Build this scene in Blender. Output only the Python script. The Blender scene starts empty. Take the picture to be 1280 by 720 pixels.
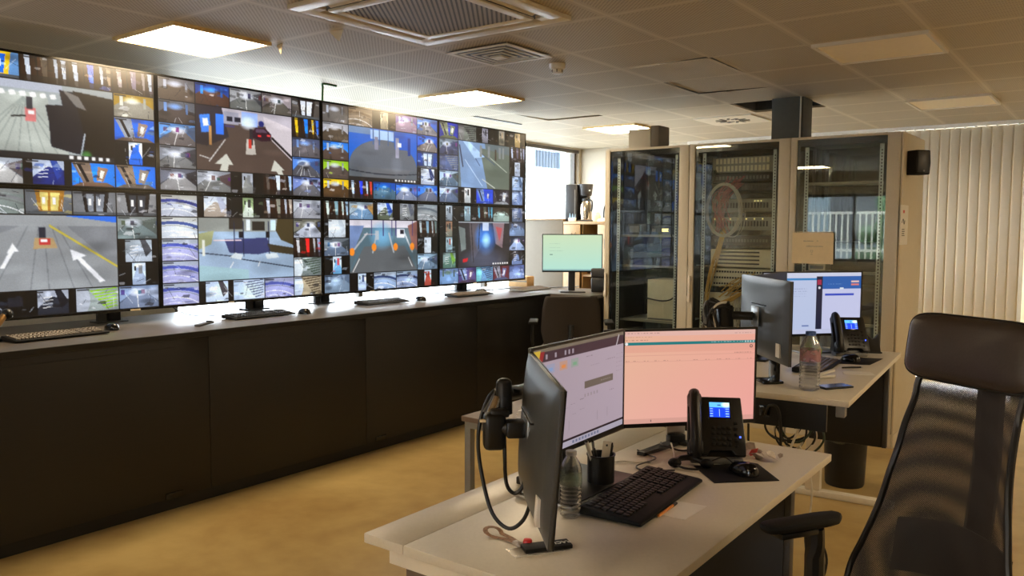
import bpy, bmesh, math, random
import numpy as np
from mathutils import Vector, Matrix, Euler

random.seed(7)
PI = math.pi
SC = bpy.context.scene
COL = SC.collection

# ------------------------------------------------------------------ camera, world, exposure
F_PX, YAW, PITCH, ROLL = 1019.8, -0.6447, 0.0719, 0.0041
cam_d = bpy.data.cameras.new('camera')
cam = bpy.data.objects.new('camera', cam_d)
COL.objects.link(cam)
cam_d.sensor_width = 36.0
cam_d.lens = F_PX * 36.0 / 1280.0
cam_d.clip_start = 0.05
cam_d.clip_end = 200
R_ = Matrix.Rotation(-YAW, 3, 'Z') @ Matrix.Rotation(PI / 2 - PITCH, 3, 'X') @ Matrix.Rotation(ROLL, 3, 'Z')
cam.matrix_world = Matrix.Translation((0, 0, 1.5)) @ R_.to_4x4()
SC.camera = cam
SC.view_settings.view_transform = 'Standard'
SC.view_settings.look = 'None'
SC.view_settings.gamma = 1
SC.view_settings.exposure = 0.35
SC.view_settings.use_curve_mapping = False

W = bpy.data.worlds.new('sky')
SC.world = W
W.use_nodes = True
WN = W.node_tree.nodes
WN['Background'].inputs[0].default_value = (0.86, 0.93, 1.0, 1)
WN['Background'].inputs[1].default_value = 20.0
LAMP_E = 33.0
LAMP_C = (1.0, 0.78, 0.50)
SCREEN_E = 0.9
SC.cycles.max_bounces = 7
SC.cycles.diffuse_bounces = 4
SC.cycles.glossy_bounces = 3
SC.cycles.transparent_max_bounces = 12
SC.cycles.transmission_bounces = 5
SC.cycles.sample_clamp_indirect = 6
SC.cycles.use_denoising = True
SC.cycles.caustics_reflective = False
SC.cycles.caustics_refractive = False

# ------------------------------------------------------------------ materials
def s2l(c):
    return tuple((x / 12.92 if x <= 0.04045 else ((x + 0.055) / 1.055) ** 2.4) for x in c)
def rgb(r, g, b):
    return s2l((r / 255, g / 255, b / 255))
MATS = {}
def mat(name, col, rough=0.5, metal=0.0, var=0.06, scale=30, bump=0.0, coat=0.0, emit=None, es=0, spec=0.5, alpha=1.0, stretch=None):
    m = bpy.data.materials.new(name)
    m.use_nodes = True
    nt = m.node_tree
    N, L = nt.nodes, nt.links
    b = N['Principled BSDF']
    b.inputs['Roughness'].default_value = rough
    b.inputs['Metallic'].default_value = metal
    b.inputs['Specular IOR Level'].default_value = spec
    b.inputs['Alpha'].default_value = alpha
    if coat:
        b.inputs['Coat Weight'].default_value = coat
    tc = N.new('ShaderNodeTexCoord')
    mp = N.new('ShaderNodeMapping')
    L.new(tc.outputs['Object'], mp.inputs[0])
    if stretch:
        mp.inputs['Scale'].default_value = stretch
    nz = N.new('ShaderNodeTexNoise')
    nz.inputs['Scale'].default_value = scale
    nz.inputs['Detail'].default_value = 3
    L.new(mp.outputs[0], nz.inputs['Vector'])
    cr = N.new('ShaderNodeValToRGB')
    cr.color_ramp.elements[0].position = 0.3
    cr.color_ramp.elements[1].position = 0.7
    cr.color_ramp.elements[0].color = tuple(max(0, c * (1 - var)) for c in col[:3]) + (1,)
    cr.color_ramp.elements[1].color = tuple(min(1, c * (1 + var)) for c in col[:3]) + (1,)
    L.new(nz.outputs['Fac'], cr.inputs[0])
    L.new(cr.outputs[0], b.inputs['Base Color'])
    if bump:
        bp = N.new('ShaderNodeBump')
        bp.inputs['Strength'].default_value = bump
        bp.inputs['Distance'].default_value = 0.002
        L.new(nz.outputs['Fac'], bp.inputs['Height'])
        L.new(bp.outputs[0], b.inputs['Normal'])
    if emit:
        b.inputs['Emission Color'].default_value = tuple(emit) + (1,)
        b.inputs['Emission Strength'].default_value = es
    MATS[name] = m
    return m

def glass_mat(name, tint, rough=0.02, base=0.06):
    """thin pane: tinted transparency plus mirror reflection by fresnel"""
    m = bpy.data.materials.new(name)
    m.use_nodes = True
    N, L = m.node_tree.nodes, m.node_tree.links
    N.remove(N['Principled BSDF'])
    out = N['Material Output']
    t = N.new('ShaderNodeBsdfTransparent'); t.inputs[0].default_value = tuple(tint) + (1,)
    g = N.new('ShaderNodeBsdfGlossy'); g.inputs['Roughness'].default_value = rough
    g.inputs['Color'].default_value = (0.95, 1, 1, 1)
    fr = N.new('ShaderNodeLayerWeight'); fr.inputs['Blend'].default_value = 0.25
    ad = N.new('ShaderNodeMath'); ad.operation = 'MULTIPLY_ADD'
    ad.inputs[1].default_value = 0.7; ad.inputs[2].default_value = base
    L.new(fr.outputs['Fresnel'], ad.inputs[0])
    mx = N.new('ShaderNodeMixShader')
    L.new(ad.outputs[0], mx.inputs[0]); L.new(t.outputs[0], mx.inputs[1]); L.new(g.outputs[0], mx.inputs[2])
    L.new(mx.outputs[0], out.inputs[0])
    MATS[name] = m
    return m

def screen_mat(name, strength, rough=0.25, spec=0.5):
    m = bpy.data.materials.new(name)
    m.use_nodes = True
    N, L = m.node_tree.nodes, m.node_tree.links
    b = N['Principled BSDF']
    b.inputs['Base Color'].default_value = (0.01, 0.01, 0.012, 1)
    b.inputs['Roughness'].default_value = rough
    b.inputs['Specular IOR Level'].default_value = spec
    a = N.new('ShaderNodeAttribute'); a.attribute_name = 'picture'
    L.new(a.outputs['Color'], b.inputs['Emission Color'])
    b.inputs['Emission Strength'].default_value = strength
    MATS[name] = m
    return m

def emit_mat(name, col, s):
    m = bpy.data.materials.new(name)
    m.use_nodes = True
    N, L = m.node_tree.nodes, m.node_tree.links
    N.remove(N['Principled BSDF'])
    e = N.new('ShaderNodeEmission')
    e.inputs[0].default_value = tuple(col) + (1,)
    e.inputs[1].default_value = s
    L.new(e.outputs[0], N['Material Output'].inputs[0])
    MATS[name] = m
    return m

M_black = mat('black_plastic', rgb(16, 16, 17), 0.38, var=0.1)
M_black_soft = mat('black_rubber', rgb(22, 22, 22), 0.6, var=0.15, scale=80, spec=0.2)
M_gloss = mat('gloss_black', rgb(12, 12, 13), 0.15)
M_dkgrey = mat('dark_grey_plastic', rgb(50, 50, 52), 0.45)
M_monback = mat('monitor_shell', rgb(72, 74, 75), 0.36, var=0.04, scale=200)
M_grey = mat('grey_plastic', rgb(120, 120, 118), 0.5)
M_silver = mat('silver_metal', rgb(190, 190, 188), 0.3, metal=0.9, var=0.03)
M_steel = mat('brushed_steel', rgb(200, 190, 175), 0.22, metal=1.0, var=0.04, stretch=(1, 1, 30))
M_galv = mat('galvanised_rail', rgb(225, 230, 226), 0.45, metal=0.15, var=0.1, scale=60)
M_white = mat('white_plastic', rgb(225, 222, 214), 0.45, var=0.03)
M_whitem = mat('white_painted_metal', rgb(222, 214, 198), 0.4, var=0.03)
M_tablegrey = mat('grey_frame_metal', rgb(140, 140, 136), 0.4, metal=0.3, var=0.03)
M_desk = mat('desk_laminate', rgb(208, 200, 184), 0.34, var=0.03, scale=120)
M_deskedge = mat('desk_edge_band', rgb(196, 188, 170), 0.45, var=0.03)
M_brown = mat('brown_laminate', rgb(110, 92, 78), 0.5, var=0.1, stretch=(1, 12, 1))
M_counter = mat('counter_top_laminate', rgb(84, 78, 71), 0.36, var=0.09, scale=20, stretch=(4, 0.6, 1))
M_front = mat('counter_front_laminate', rgb(24, 20, 16), 0.5, var=0.1, scale=12, stretch=(1, 0.5, 8))
M_front2 = mat('counter_plinth', rgb(15, 14, 13), 0.5)
M_rack = mat('rack_paint', rgb(204, 196, 178), 0.42, var=0.03, scale=90)
M_rackside = mat('rack_side_paint', rgb(208, 198, 176), 0.5, var=0.02)
M_rackin = mat('rack_interior', rgb(70, 70, 66), 0.6, var=0.1)
M_beige = mat('beige_equipment', rgb(240, 232, 206), 0.5, var=0.05)
M_wood = mat('light_oak', rgb(160, 128, 84), 0.5, var=0.1, scale=14, stretch=(6, 6, 0.8))
M_tan = mat('tan_panel', rgb(112, 100, 82), 0.6, var=0.03)
M_card = mat('cardboard', rgb(190, 150, 100), 0.8, var=0.08)
M_paper = mat('paper', rgb(232, 228, 220), 0.7, var=0.02)
M_paper_tan = mat('cream_paper', rgb(226, 208, 172), 0.75, var=0.03)
M_wall = mat('wall_paint', rgb(205, 196, 178), 0.75, var=0.02, scale=50, bump=0.1)
M_slat = mat('blind_fabric', rgb(214, 200, 176), 0.7, var=0.03, scale=160, stretch=(4, 4, 1))
M_cable = mat('black_cable', rgb(16, 16, 16), 0.45)
M_cablew = mat('white_cable', rgb(205, 200, 188), 0.5)
M_cabley = mat('yellow_cable', rgb(205, 165, 80), 0.5)
M_cablep = mat('pink_cable', rgb(165, 70, 74), 0.5)
M_cableg = mat('dark_green_cable', rgb(50, 66, 50), 0.5)
M_frame = mat('window_frame', rgb(88, 82, 74), 0.5)
M_leather = mat('brown_black_leather', rgb(56, 46, 40), 0.36, var=0.08, scale=220, bump=0.25)
M_pipe = mat('chair_piping', rgb(16, 14, 13), 0.4)
M_chairfab = mat('chair_fabric', rgb(48, 41, 34), 0.8, var=0.12, scale=300, bump=0.3)
M_duct = mat('duct_paint', rgb(84, 86, 80), 0.5, var=0.06)
M_green = mat('green_plastic', rgb(40, 110, 56), 0.5)
M_red = mat('red_foil', rgb(200, 30, 30), 0.35)
M_foil = mat('wrapper_foil', rgb(170, 160, 152), 0.3, metal=0.3, var=0.25, scale=60)
M_orange = mat('orange_pencil', rgb(222, 140, 50), 0.45)
M_brass = mat('brass_pipe', rgb(170, 130, 80), 0.28, metal=0.9)
M_bag = mat('bin_liner', rgb(120, 122, 110), 0.35, alpha=0.45)
M_key = mat('keycap', rgb(26, 26, 27), 0.5, var=0.1, spec=0.25)
M_keyl = mat('worn_keycap', rgb(88, 74, 56), 0.4, var=0.2, scale=90)
M_strap = mat('lanyard_fabric', rgb(150, 118, 96), 0.7, var=0.35, scale=120)
M_railing = mat('railing_paint', rgb(170, 190, 200), 0.6)
M_ground = mat('outdoor_paving', rgb(190, 188, 182), 0.9)
M_hedge = mat('hedge_leaves', rgb(60, 84, 52), 0.9, var=0.5, scale=6)
M_rim = mat('lamp_rim', rgb(226, 200, 150), 0.5)
M_lens = mat('lamp_diffuser_off', rgb(252, 240, 214), 0.35, var=0.02)
M_led_b = emit_mat('blue_led', (0.05, 0.1, 1.0), 3)
M_led_g = emit_mat('amber_led', (1.0, 0.8, 0.25), 1.6)
M_lamp = emit_mat('lamp_diffuser_on', LAMP_C, LAMP_E)
G_rack = glass_mat('smoked_glass', (0.93, 0.96, 0.95), 0.01, 0.04)
G_rear = glass_mat('added_back_glass', (0.12, 0.13, 0.12), 0.05, 0.03)
G_win = glass_mat('window_glass', (0.95, 0.97, 0.98), 0.0, 0.02)
M_scr = screen_mat('wall_screen', 0.76, 0.28)
M_scr2 = screen_mat('desk_screen', 0.68, 0.4, 0.3)

def bottle_mat():
    m = bpy.data.materials.new('clear_bottle')
    m.use_nodes = True
    N, L = m.node_tree.nodes, m.node_tree.links
    N.remove(N['Principled BSDF'])
    t = N.new('ShaderNodeBsdfTransparent'); t.inputs[0].default_value = (0.95, 0.97, 0.97, 1)
    g = N.new('ShaderNodeBsdfGlossy'); g.inputs['Roughness'].default_value = 0.06
    r = N.new('ShaderNodeBsdfRefraction'); r.inputs['IOR'].default_value = 1.12
    r.inputs['Color'].default_value = (0.9, 0.92, 0.92, 1)
    fr = N.new('ShaderNodeLayerWeight'); fr.inputs['Blend'].default_value = 0.35
    m1 = N.new('ShaderNodeMixShader'); m1.inputs[0].default_value = 0.5
    m2 = N.new('ShaderNodeMixShader')
    L.new(t.outputs[0], m1.inputs[1]); L.new(r.outputs[0], m1.inputs[2])
    L.new(fr.outputs['Facing'], m2.inputs[0]); L.new(m1.outputs[0], m2.inputs[1]); L.new(g.outputs[0], m2.inputs[2])
    L.new(m2.outputs[0], N['Material Output'].inputs[0])
    return m
M_bottle = bottle_mat()
M_label = mat('bottle_label', rgb(150, 185, 175), 0.5, alpha=0.35, var=0.2, scale=60)
M_labelp = mat('pink_bottle_label', rgb(190, 130, 140), 0.5, alpha=0.5, var=0.2, scale=60)
M_capb = mat('blue_cap', rgb(60, 90, 150), 0.4)
M_capc = mat('clear_cap', rgb(200, 200, 196), 0.35, alpha=0.7)

def mesh_fabric():
    m = bpy.data.materials.new('chair_net')
    m.use_nodes = True
    N, L = m.node_tree.nodes, m.node_tree.links
    b = N['Principled BSDF']
    b.inputs['Base Color'].default_value = rgb(34, 27, 22) + (1,)
    b.inputs['Roughness'].default_value = 0.6
    uv = N.new('ShaderNodeTexCoord')
    sep = N.new('ShaderNodeSeparateXYZ')
    L.new(uv.outputs['Object'], sep.inputs[0])
    outs = []
    for ax in ('X', 'Z'):
        mu = N.new('ShaderNodeMath'); mu.operation = 'MULTIPLY'; mu.inputs[1].default_value = 2 * PI / 0.0036
        L.new(sep.outputs[ax], mu.inputs[0])
        si = N.new('ShaderNodeMath'); si.operation = 'SINE'
        L.new(mu.outputs[0], si.inputs[0]); outs.append(si)
    mm = N.new('ShaderNodeMath'); mm.operation = 'MULTIPLY'
    L.new(outs[0].outputs[0], mm.inputs[0]); L.new(outs[1].outputs[0], mm.inputs[1])
    gt = N.new('ShaderNodeMath'); gt.operation = 'GREATER_THAN'; gt.inputs[1].default_value = 0.6
    L.new(mm.outputs[0], gt.inputs[0])
    wv = N.new('ShaderNodeTexWave'); wv.wave_type = 'RINGS'; wv.rings_direction = 'SPHERICAL'
    wv.inputs['Scale'].default_value = 7.0; wv.inputs['Distortion'].default_value = 2.5; wv.inputs['Detail'].default_value = 0; wv.inputs['Detail Scale'].default_value = 1.2
    mp = N.new('ShaderNodeMapping'); mp.inputs['Location'].default_value = (0.03, -0.25, -0.70); mp.inputs['Scale'].default_value = (1.0, 0.3, 1.0)
    L.new(uv.outputs['Object'], mp.inputs[0]); L.new(mp.outputs[0], wv.inputs['Vector'])
    th = N.new('ShaderNodeMath'); th.operation = 'MULTIPLY_ADD'; th.inputs[1].default_value = -0.42; th.inputs[2].default_value = 0.93
    L.new(wv.outputs['Fac'], th.inputs[0]); L.new(th.outputs[0], gt.inputs[1])
    t = N.new('ShaderNodeBsdfTransparent')
    mx = N.new('ShaderNodeMixShader')
    L.new(gt.outputs[0], mx.inputs[0]); L.new(b.outputs[0], mx.inputs[1]); L.new(t.outputs[0], mx.inputs[2])
    L.new(mx.outputs[0], N['Material Output'].inputs[0])
    return m
M_net = mesh_fabric()

def floor_mat():
    m = bpy.data.materials.new('poured_floor')
    m.use_nodes = True
    N, L = m.node_tree.nodes, m.node_tree.links
    b = N['Principled BSDF']
    tc = N.new('ShaderNodeTexCoord')
    n1 = N.new('ShaderNodeTexNoise'); n1.inputs['Scale'].default_value = 1.1; n1.inputs['Detail'].default_value = 6; n1.inputs['Distortion'].default_value = 0.8
    n2 = N.new('ShaderNodeTexNoise'); n2.inputs['Scale'].default_value = 9; n2.inputs['Detail'].default_value = 5
    for n in (n1, n2): L.new(tc.outputs['Object'], n.inputs['Vector'])
    mx = N.new('ShaderNodeMath'); mx.operation = 'MULTIPLY_ADD'; mx.inputs[1].default_value = 0.35
    L.new(n2.outputs['Fac'], mx.inputs[0]); L.new(n1.outputs['Fac'], mx.inputs[2])
    cr = N.new('ShaderNodeValToRGB')
    e = cr.color_ramp.elements
    e[0].position = 0.45; e[0].color = rgb(150, 122, 74) + (1,)
    e[1].position = 0.85; e[1].color = rgb(184, 160, 106) + (1,)
    L.new(mx.outputs[0], cr.inputs[0]); L.new(cr.outputs[0], b.inputs['Base Color'])
    b.inputs['Roughness'].default_value = 0.3
    b.inputs['Specular IOR Level'].default_value = 0.45
    bp = N.new('ShaderNodeBump'); bp.inputs['Strength'].default_value = 0.15; bp.inputs['Distance'].default_value = 0.01
    L.new(n2.outputs['Fac'], bp.inputs['Height']); L.new(bp.outputs[0], b.inputs['Normal'])
    return m
M_floor = floor_mat()

def ceiling_mat():
    """perforated metal tiles: 0.6 m grid with pale joints and rows of small holes"""
    m = bpy.data.materials.new('perforated_ceiling')
    m.use_nodes = True
    N, L = m.node_tree.nodes, m.node_tree.links
    b = N['Principled BSDF']
    tc = N.new('ShaderNodeTexCoord'); sep = N.new('ShaderNodeSeparateXYZ')
    L.new(tc.outputs['Object'], sep.inputs[0])
    def M(op, a, bb=None, c=None):
        n = N.new('ShaderNodeMath'); n.operation = op
        for i, v in enumerate((a, bb, c)):
            if v is None: continue
            if isinstance(v, (int, float)): n.inputs[i].default_value = v
            else: L.new(v, n.inputs[i])
        return n.outputs[0]
    fx = M('FRACT', M('DIVIDE', M('ADD', sep.outputs['X'], 60 + 4.46), 0.6))
    fy = M('FRACT', M('DIVIDE', M('ADD', sep.outputs['Y'], 60 - 2.3), 0.6))
    ex = M('ABSOLUTE', M('SUBTRACT', fx, 0.5)); ey = M('ABSOLUTE', M('SUBTRACT', fy, 0.5))
    mxe = M('MAXIMUM', ex, ey)
    joint = M('GREATER_THAN', mxe, 0.487)
    hx = M('SINE', M('MULTIPLY', sep.outputs['X'], 2 * PI / 0.024)); hy = M('SINE', M('MULTIPLY', sep.outputs['Y'], 2 * PI / 0.024))
    hole = M('MULTIPLY', M('GREATER_THAN', M('MULTIPLY', hx, hy), 0.25), M('LESS_THAN', mxe, 0.455))
    mx = N.new('ShaderNodeMix'); mx.data_type = 'RGBA'
    mx.inputs[6].default_value = rgb(192, 182, 164) + (1,); mx.inputs[7].default_value = rgb(150, 140, 122) + (1,)
    L.new(hole, mx.inputs[0])
    m2 = N.new('ShaderNodeMix'); m2.data_type = 'RGBA'
    m2.inputs[7].default_value = rgb(205, 196, 178) + (1,)
    L.new(joint, m2.inputs[0]); L.new(mx.outputs[2], m2.inputs[6])
    L.new(m2.outputs[2], b.inputs['Base Color'])
    b.inputs['Roughness'].default_value = 0.55
    b.inputs['Specular IOR Level'].default_value = 0.35
    return m
M_ceil = ceiling_mat()

def stripe_mat(name, c1, c2, ang, pitch, duty=0.5):
    m = bpy.data.materials.new(name)
    m.use_nodes = True
    N, L = m.node_tree.nodes, m.node_tree.links
    b = N['Principled BSDF']
    tc = N.new('ShaderNodeTexCoord'); mp = N.new('ShaderNodeMapping'); mp.inputs['Rotation'].default_value = (0, 0, ang)
    L.new(tc.outputs['Object'], mp.inputs[0])
    sep = N.new('ShaderNodeSeparateXYZ'); L.new(mp.outputs[0], sep.inputs[0])
    a = N.new('ShaderNodeMath'); a.operation = 'DIVIDE'; a.inputs[1].default_value = pitch
    L.new(sep.outputs['X'], a.inputs[0])
    f = N.new('ShaderNodeMath'); f.operation = 'FRACT'; L.new(a.outputs[0], f.inputs[0])
    g = N.new('ShaderNodeMath'); g.operation = 'GREATER_THAN'; g.inputs[1].default_value = duty; L.new(f.outputs[0], g.inputs[0])
    mx = N.new('ShaderNodeMix'); mx.data_type = 'RGBA'
    mx.inputs[6].default_value = tuple(c1) + (1,); mx.inputs[7].default_value = tuple(c2) + (1,)
    L.new(g.outputs[0], mx.inputs[0]); L.new(mx.outputs[2], b.inputs['Base Color'])
    b.inputs['Roughness'].default_value = 0.5
    return m
M_eq = mat('grey_equipment', rgb(160, 160, 150), 0.5)
M_grille = stripe_mat('ac_grille', rgb(170, 160, 142), rgb(70, 64, 56), math.radians(-37), 0.022, 0.55)

# ------------------------------------------------------------------ mesh builder
class MB:
    def __init__(s):
        s.bm = bmesh.new()
    def _add(s, geom_verts, M):
        bmesh.ops.transform(s.bm, matrix=M, verts=geom_verts)
    def box(s, c, d, rz=0.0, rot=None, bev=0.0, seg=2):
        M = Matrix.Translation(c) @ (rot.to_4x4() if rot is not None else Matrix.Rotation(rz, 4, 'Z')) @ Matrix.Diagonal((d[0], d[1], d[2], 1))
        r = bmesh.ops.create_cube(s.bm, size=1, matrix=M)
        if bev > 0:
            es = list({e for v in r['verts'] for e in v.link_edges})
            bmesh.ops.bevel(s.bm, geom=es, offset=min(bev, min(d) * 0.49), segments=seg, profile=0.5, affect='EDGES')
        return s
    def span(s, a, b, bev=0.0):
        c = [(a[i] + b[i]) / 2 for i in range(3)]
        d = [abs(b[i] - a[i]) for i in range(3)]
        return s.box(c, d, bev=bev)
    def cyl(s, p0, p1, r0, r1=None, seg=16):
        p0, p1 = Vector(p0), Vector(p1)
        if r1 is None: r1 = r0
        d = p1 - p0
        M = Matrix.Translation((p0 + p1) / 2) @ d.to_track_quat('Z', 'Y').to_matrix().to_4x4()
        bmesh.ops.create_cone(s.bm, cap_ends=True, segments=seg, radius1=r0, radius2=r1, depth=d.length, matrix=M)
        return s
    def sphere(s, c, r, sc=(1, 1, 1), seg=16, rz=0):
        M = Matrix.Translation(c) @ Matrix.Rotation(rz, 4, 'Z') @ Matrix.Diagonal((sc[0], sc[1], sc[2], 1))
        bmesh.ops.create_uvsphere(s.bm, u_segments=seg, v_segments=max(8, seg // 2), radius=r, matrix=M)
        return s
    def tube(s, pts, r, seg=8, n=6, closed=False):
        P = [Vector(p) for p in pts]
        Q = []
        m = len(P)
        if m > 2:
            for i in range(m if closed else m - 1):
                p0 = P[(i - 1) % m] if (closed or i > 0) else P[0]
                p1 = P[i]; p2 = P[(i + 1) % m]
                p3 = P[(i + 2) % m] if (closed or i < m - 2) else P[-1]
                for k in range(n):
                    t = k / n
                    Q.append(0.5 * ((2 * p1) + (-p0 + p2) * t + (2 * p0 - 5 * p1 + 4 * p2 - p3) * t * t + (-p0 + 3 * p1 - 3 * p2 + p3) * t ** 3))
            if not closed: Q.append(P[-1])
        else:
            Q = P
        rings = []
        up = Vector((0, 0, 1))
        L = len(Q)
        for i, q in enumerate(Q):
            a = Q[i - 1] if (i > 0 or closed) else q
            b = Q[(i + 1) % L] if (i < L - 1 or closed) else q
            d = (b - a).normalized() if (b - a).length > 1e-9 else Vector((0, 0, 1))
            x = d.cross(up)
            if x.length < 0.05: x = d.cross(Vector((1, 0, 0)))
            x.normalize(); y = d.cross(x).normalized()
            if rings:
                pass
            rr = r[min(i, len(r) - 1)] if isinstance(r, (list, tuple)) else r
            rings.append([s.bm.verts.new(q + x * rr * math.cos(2 * PI * k / seg) + y * rr * math.sin(2 * PI * k / seg)) for k in range(seg)])
        for i in range(L if closed else L - 1):
            A, B = rings[i], rings[(i + 1) % L]
            off = min(range(seg), key=lambda o: (A[0].co - B[o].co).length)
            for k in range(seg):
                try: s.bm.faces.new((A[k], A[(k + 1) % seg], B[(k + 1 + off) % seg], B[(k + off) % seg]))
                except ValueError: pass
        if not closed:
            s.bm.faces.new(rings[0][::-1]); s.bm.faces.new(rings[-1])
        return s
    def lathe(s, prof, c=(0, 0, 0), seg=28):
        rings = []
        for r, z in prof:
            rings.append([s.bm.verts.new((c[0] + r * math.cos(2 * PI * k / seg), c[1] + r * math.sin(2 * PI * k / seg), c[2] + z)) for k in range(seg)])
        for A, B in zip(rings, rings[1:]):
            for k in range(seg):
                s.bm.faces.new((A[k], A[(k + 1) % seg], B[(k + 1) % seg], B[k]))
        if prof[0][0] > 1e-4: s.bm.faces.new(rings[0][::-1])
        if prof[-1][0] > 1e-4: s.bm.faces.new(rings[-1])
        return s
    def prism(s, poly, t, M=None, bev=0.0):
        """polygon in local XY extruded by t along local +Z, then moved by M"""
        vs = [s.bm.verts.new((p[0], p[1], 0)) for p in poly]
        f = s.bm.faces.new(vs)
        r = bmesh.ops.extrude_face_region(s.bm, geom=[f])
        nv = [v for v in r['geom'] if isinstance(v, bmesh.types.BMVert)]
        bmesh.ops.translate(s.bm, vec=(0, 0, t), verts=nv)
        allv = vs + nv
        if bev:
            es = list({e for v in allv for e in v.link_edges})
            b = bmesh.ops.bevel(s.bm, geom=es, offset=bev, segments=2, profile=0.5, affect='EDGES')
            allv = list({v for v in b['verts']} | {v for v in allv if v.is_valid})
        if M is not None:
            bmesh.ops.transform(s.bm, matrix=M, verts=allv)
        return s
    def grid(s, fn, nu, nv, closed=False):
        V = [[s.bm.verts.new(fn(i / nu, j / nv)) for i in range(nu + 1)] for j in range(nv + 1)]
        for j in range(nv):
            for i in range(nu):
                s.bm.faces.new((V[j][i], V[j][i + 1], V[j + 1][i + 1], V[j + 1][i]))
        return s
    def build(s, name, m, parent=None, smooth=True, loc=None, rz=0.0):
        me = bpy.data.meshes.new(name)
        bmesh.ops.recalc_face_normals(s.bm, faces=s.bm.faces[:])
        s.bm.to_mesh(me); s.bm.free()
        me.materials.append(m)
        if smooth:
            me.polygons.foreach_set('use_smooth', [True] * len(me.polygons))
            me.set_sharp_from_angle(angle=math.radians(32))
        o = bpy.data.objects.new(name, me)
        COL.objects.link(o)
        if parent is not None: o.parent = parent
        if loc is not None: o.location = loc
        if rz: o.rotation_euler = (0, 0, rz)
        return o

def tag(o, label=None, cat=None, group=None, kind=None):
    if label: o['label'] = label
    if cat: o['category'] = cat
    if group: o['group'] = group
    if kind: o['kind'] = kind
    return o
def thing(name, label, cat, loc=(0, 0, 0), rz=0.0, group=None):
    o = bpy.data.objects.new(name, None)
    COL.objects.link(o)
    o.empty_display_size = 0.1
    o.location = loc; o.rotation_euler = (0, 0, rz)
    return tag(o, label, cat, group)
def struct(name, mb, m, smooth=False):
    return tag(mb.build(name, m, smooth=smooth), kind='structure')
KIDS = {}
def dup(root, loc, rz, label, group=None):
    def cp(o, parent):
        c = o.copy(); COL.objects.link(c)
        if parent is not None: c.parent = parent
        for ch in [x for x in bpy.data.objects if x.parent == o]: cp(ch, c)
        return c
    r = cp(root, None)
    r.location = loc; r.rotation_euler = (0, 0, rz); r['label'] = label
    if group: r['group'] = group
    return r

# ------------------------------------------------------------------ pictures shown by the screens
class Pic:
    def __init__(s, w, h, bg=(10, 10, 12)):
        s.w, s.h = w, h
        s.a = np.zeros((h, w, 3)); s.a[:] = bg
        yy, xx = np.mgrid[0:h, 0:w]
        s.X = (xx + 0.5) / w; s.Y = (yy + 0.5) / h
    def rect(s, x0, y0, x1, y1, c, al=1.0):
        i0, i1 = int(round(x0 * s.w)), int(round(x1 * s.w)); j0, j1 = int(round(y0 * s.h)), int(round(y1 * s.h))
        i0, j0 = max(0, i0), max(0, j0)
        s.a[j0:j1, i0:i1] = s.a[j0:j1, i0:i1] * (1 - al) + np.array(c) * al
    def mask(s, pts):
        m = np.zeros((s.h, s.w), bool)
        n = len(pts)
        for i in range(n):
            x0, y0 = pts[i]; x1, y1 = pts[(i + 1) % n]
            if y0 == y1: continue
            c = ((s.Y >= min(y0, y1)) & (s.Y < max(y0, y1)))
            m ^= c & (s.X < x0 + (s.Y - y0) * (x1 - x0) / (y1 - y0))
        return m
    def poly(s, pts, c, al=1.0):
        m = s.mask(pts)
        s.a[m] = s.a[m] * (1 - al) + np.array(c) * al
    def line(s, a, b, wd, c, al=1.0):
        ax, ay = a; bx, by = b
        asp = s.w / s.h
        dx, dy = (bx - ax) * asp, by - ay
        L = math.hypot(dx, dy) + 1e-9
        t = np.clip((((s.X - ax) * asp) * dx + (s.Y - ay) * dy) / L ** 2, 0, 1)
        d = np.hypot((s.X - ax) * asp - t * dx, s.Y - ay - t * dy)
        m = d < wd
        s.a[m] = s.a[m] * (1 - al) + np.array(c) * al
    def blob(s, x, y, rx, ry, c, al=1.0, soft=True):
        d = ((s.X - x) / rx) ** 2 + ((s.Y - y) / ry) ** 2
        w = (np.clip(1 - d, 0, 1) if soft else (d < 1).astype(float))[..., None] * al
        s.a = s.a * (1 - w) + np.array(c) * w
    def sub(s, x0, y0, x1, y1):
        i0, i1 = int(round(x0 * s.w)), int(round(x1 * s.w)); j0, j1 = int(round(y0 * s.h)), int(round(y1 * s.h))
        return Pic(i1 - i0, j1 - j0), (i0, j0, i1, j1)
    def paste(s, p, box):
        i0, j0, i1, j1 = box
        s.a[j0:j1, i0:i1] = p.a
    def soften(s, k=1):
        for _ in range(k):
            q = np.pad(s.a, ((1, 1), (1, 1), (0, 0)), mode='edge')
            s.a = (q[1:-1, 1:-1] * 2 + q[:-2, 1:-1] + q[2:, 1:-1] + q[1:-1, :-2] + q[1:-1, 2:]) / 6
    def relief(s, rs, n, amt):
        for _ in range(n):
            x, y, rx, ry = rs.rand(), rs.rand(), 0.05 + 0.3 * rs.rand(), 0.04 + 0.2 * rs.rand()
            d = np.clip(1 - ((s.X - x) / rx) ** 2 - ((s.Y - y) / ry) ** 2, 0, 1)[..., None]
            s.a = s.a * (1 + d * (rs.rand() - 0.5) * 2 * amt)
    def noise(s, rs, amt, step=2):
        n = rs.randn(s.h // step + 2, s.w // step + 2)
        n = np.kron(n, np.ones((step, step)))[:s.h, :s.w]
        s.a = s.a * (1 + n[..., None] * amt)

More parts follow.
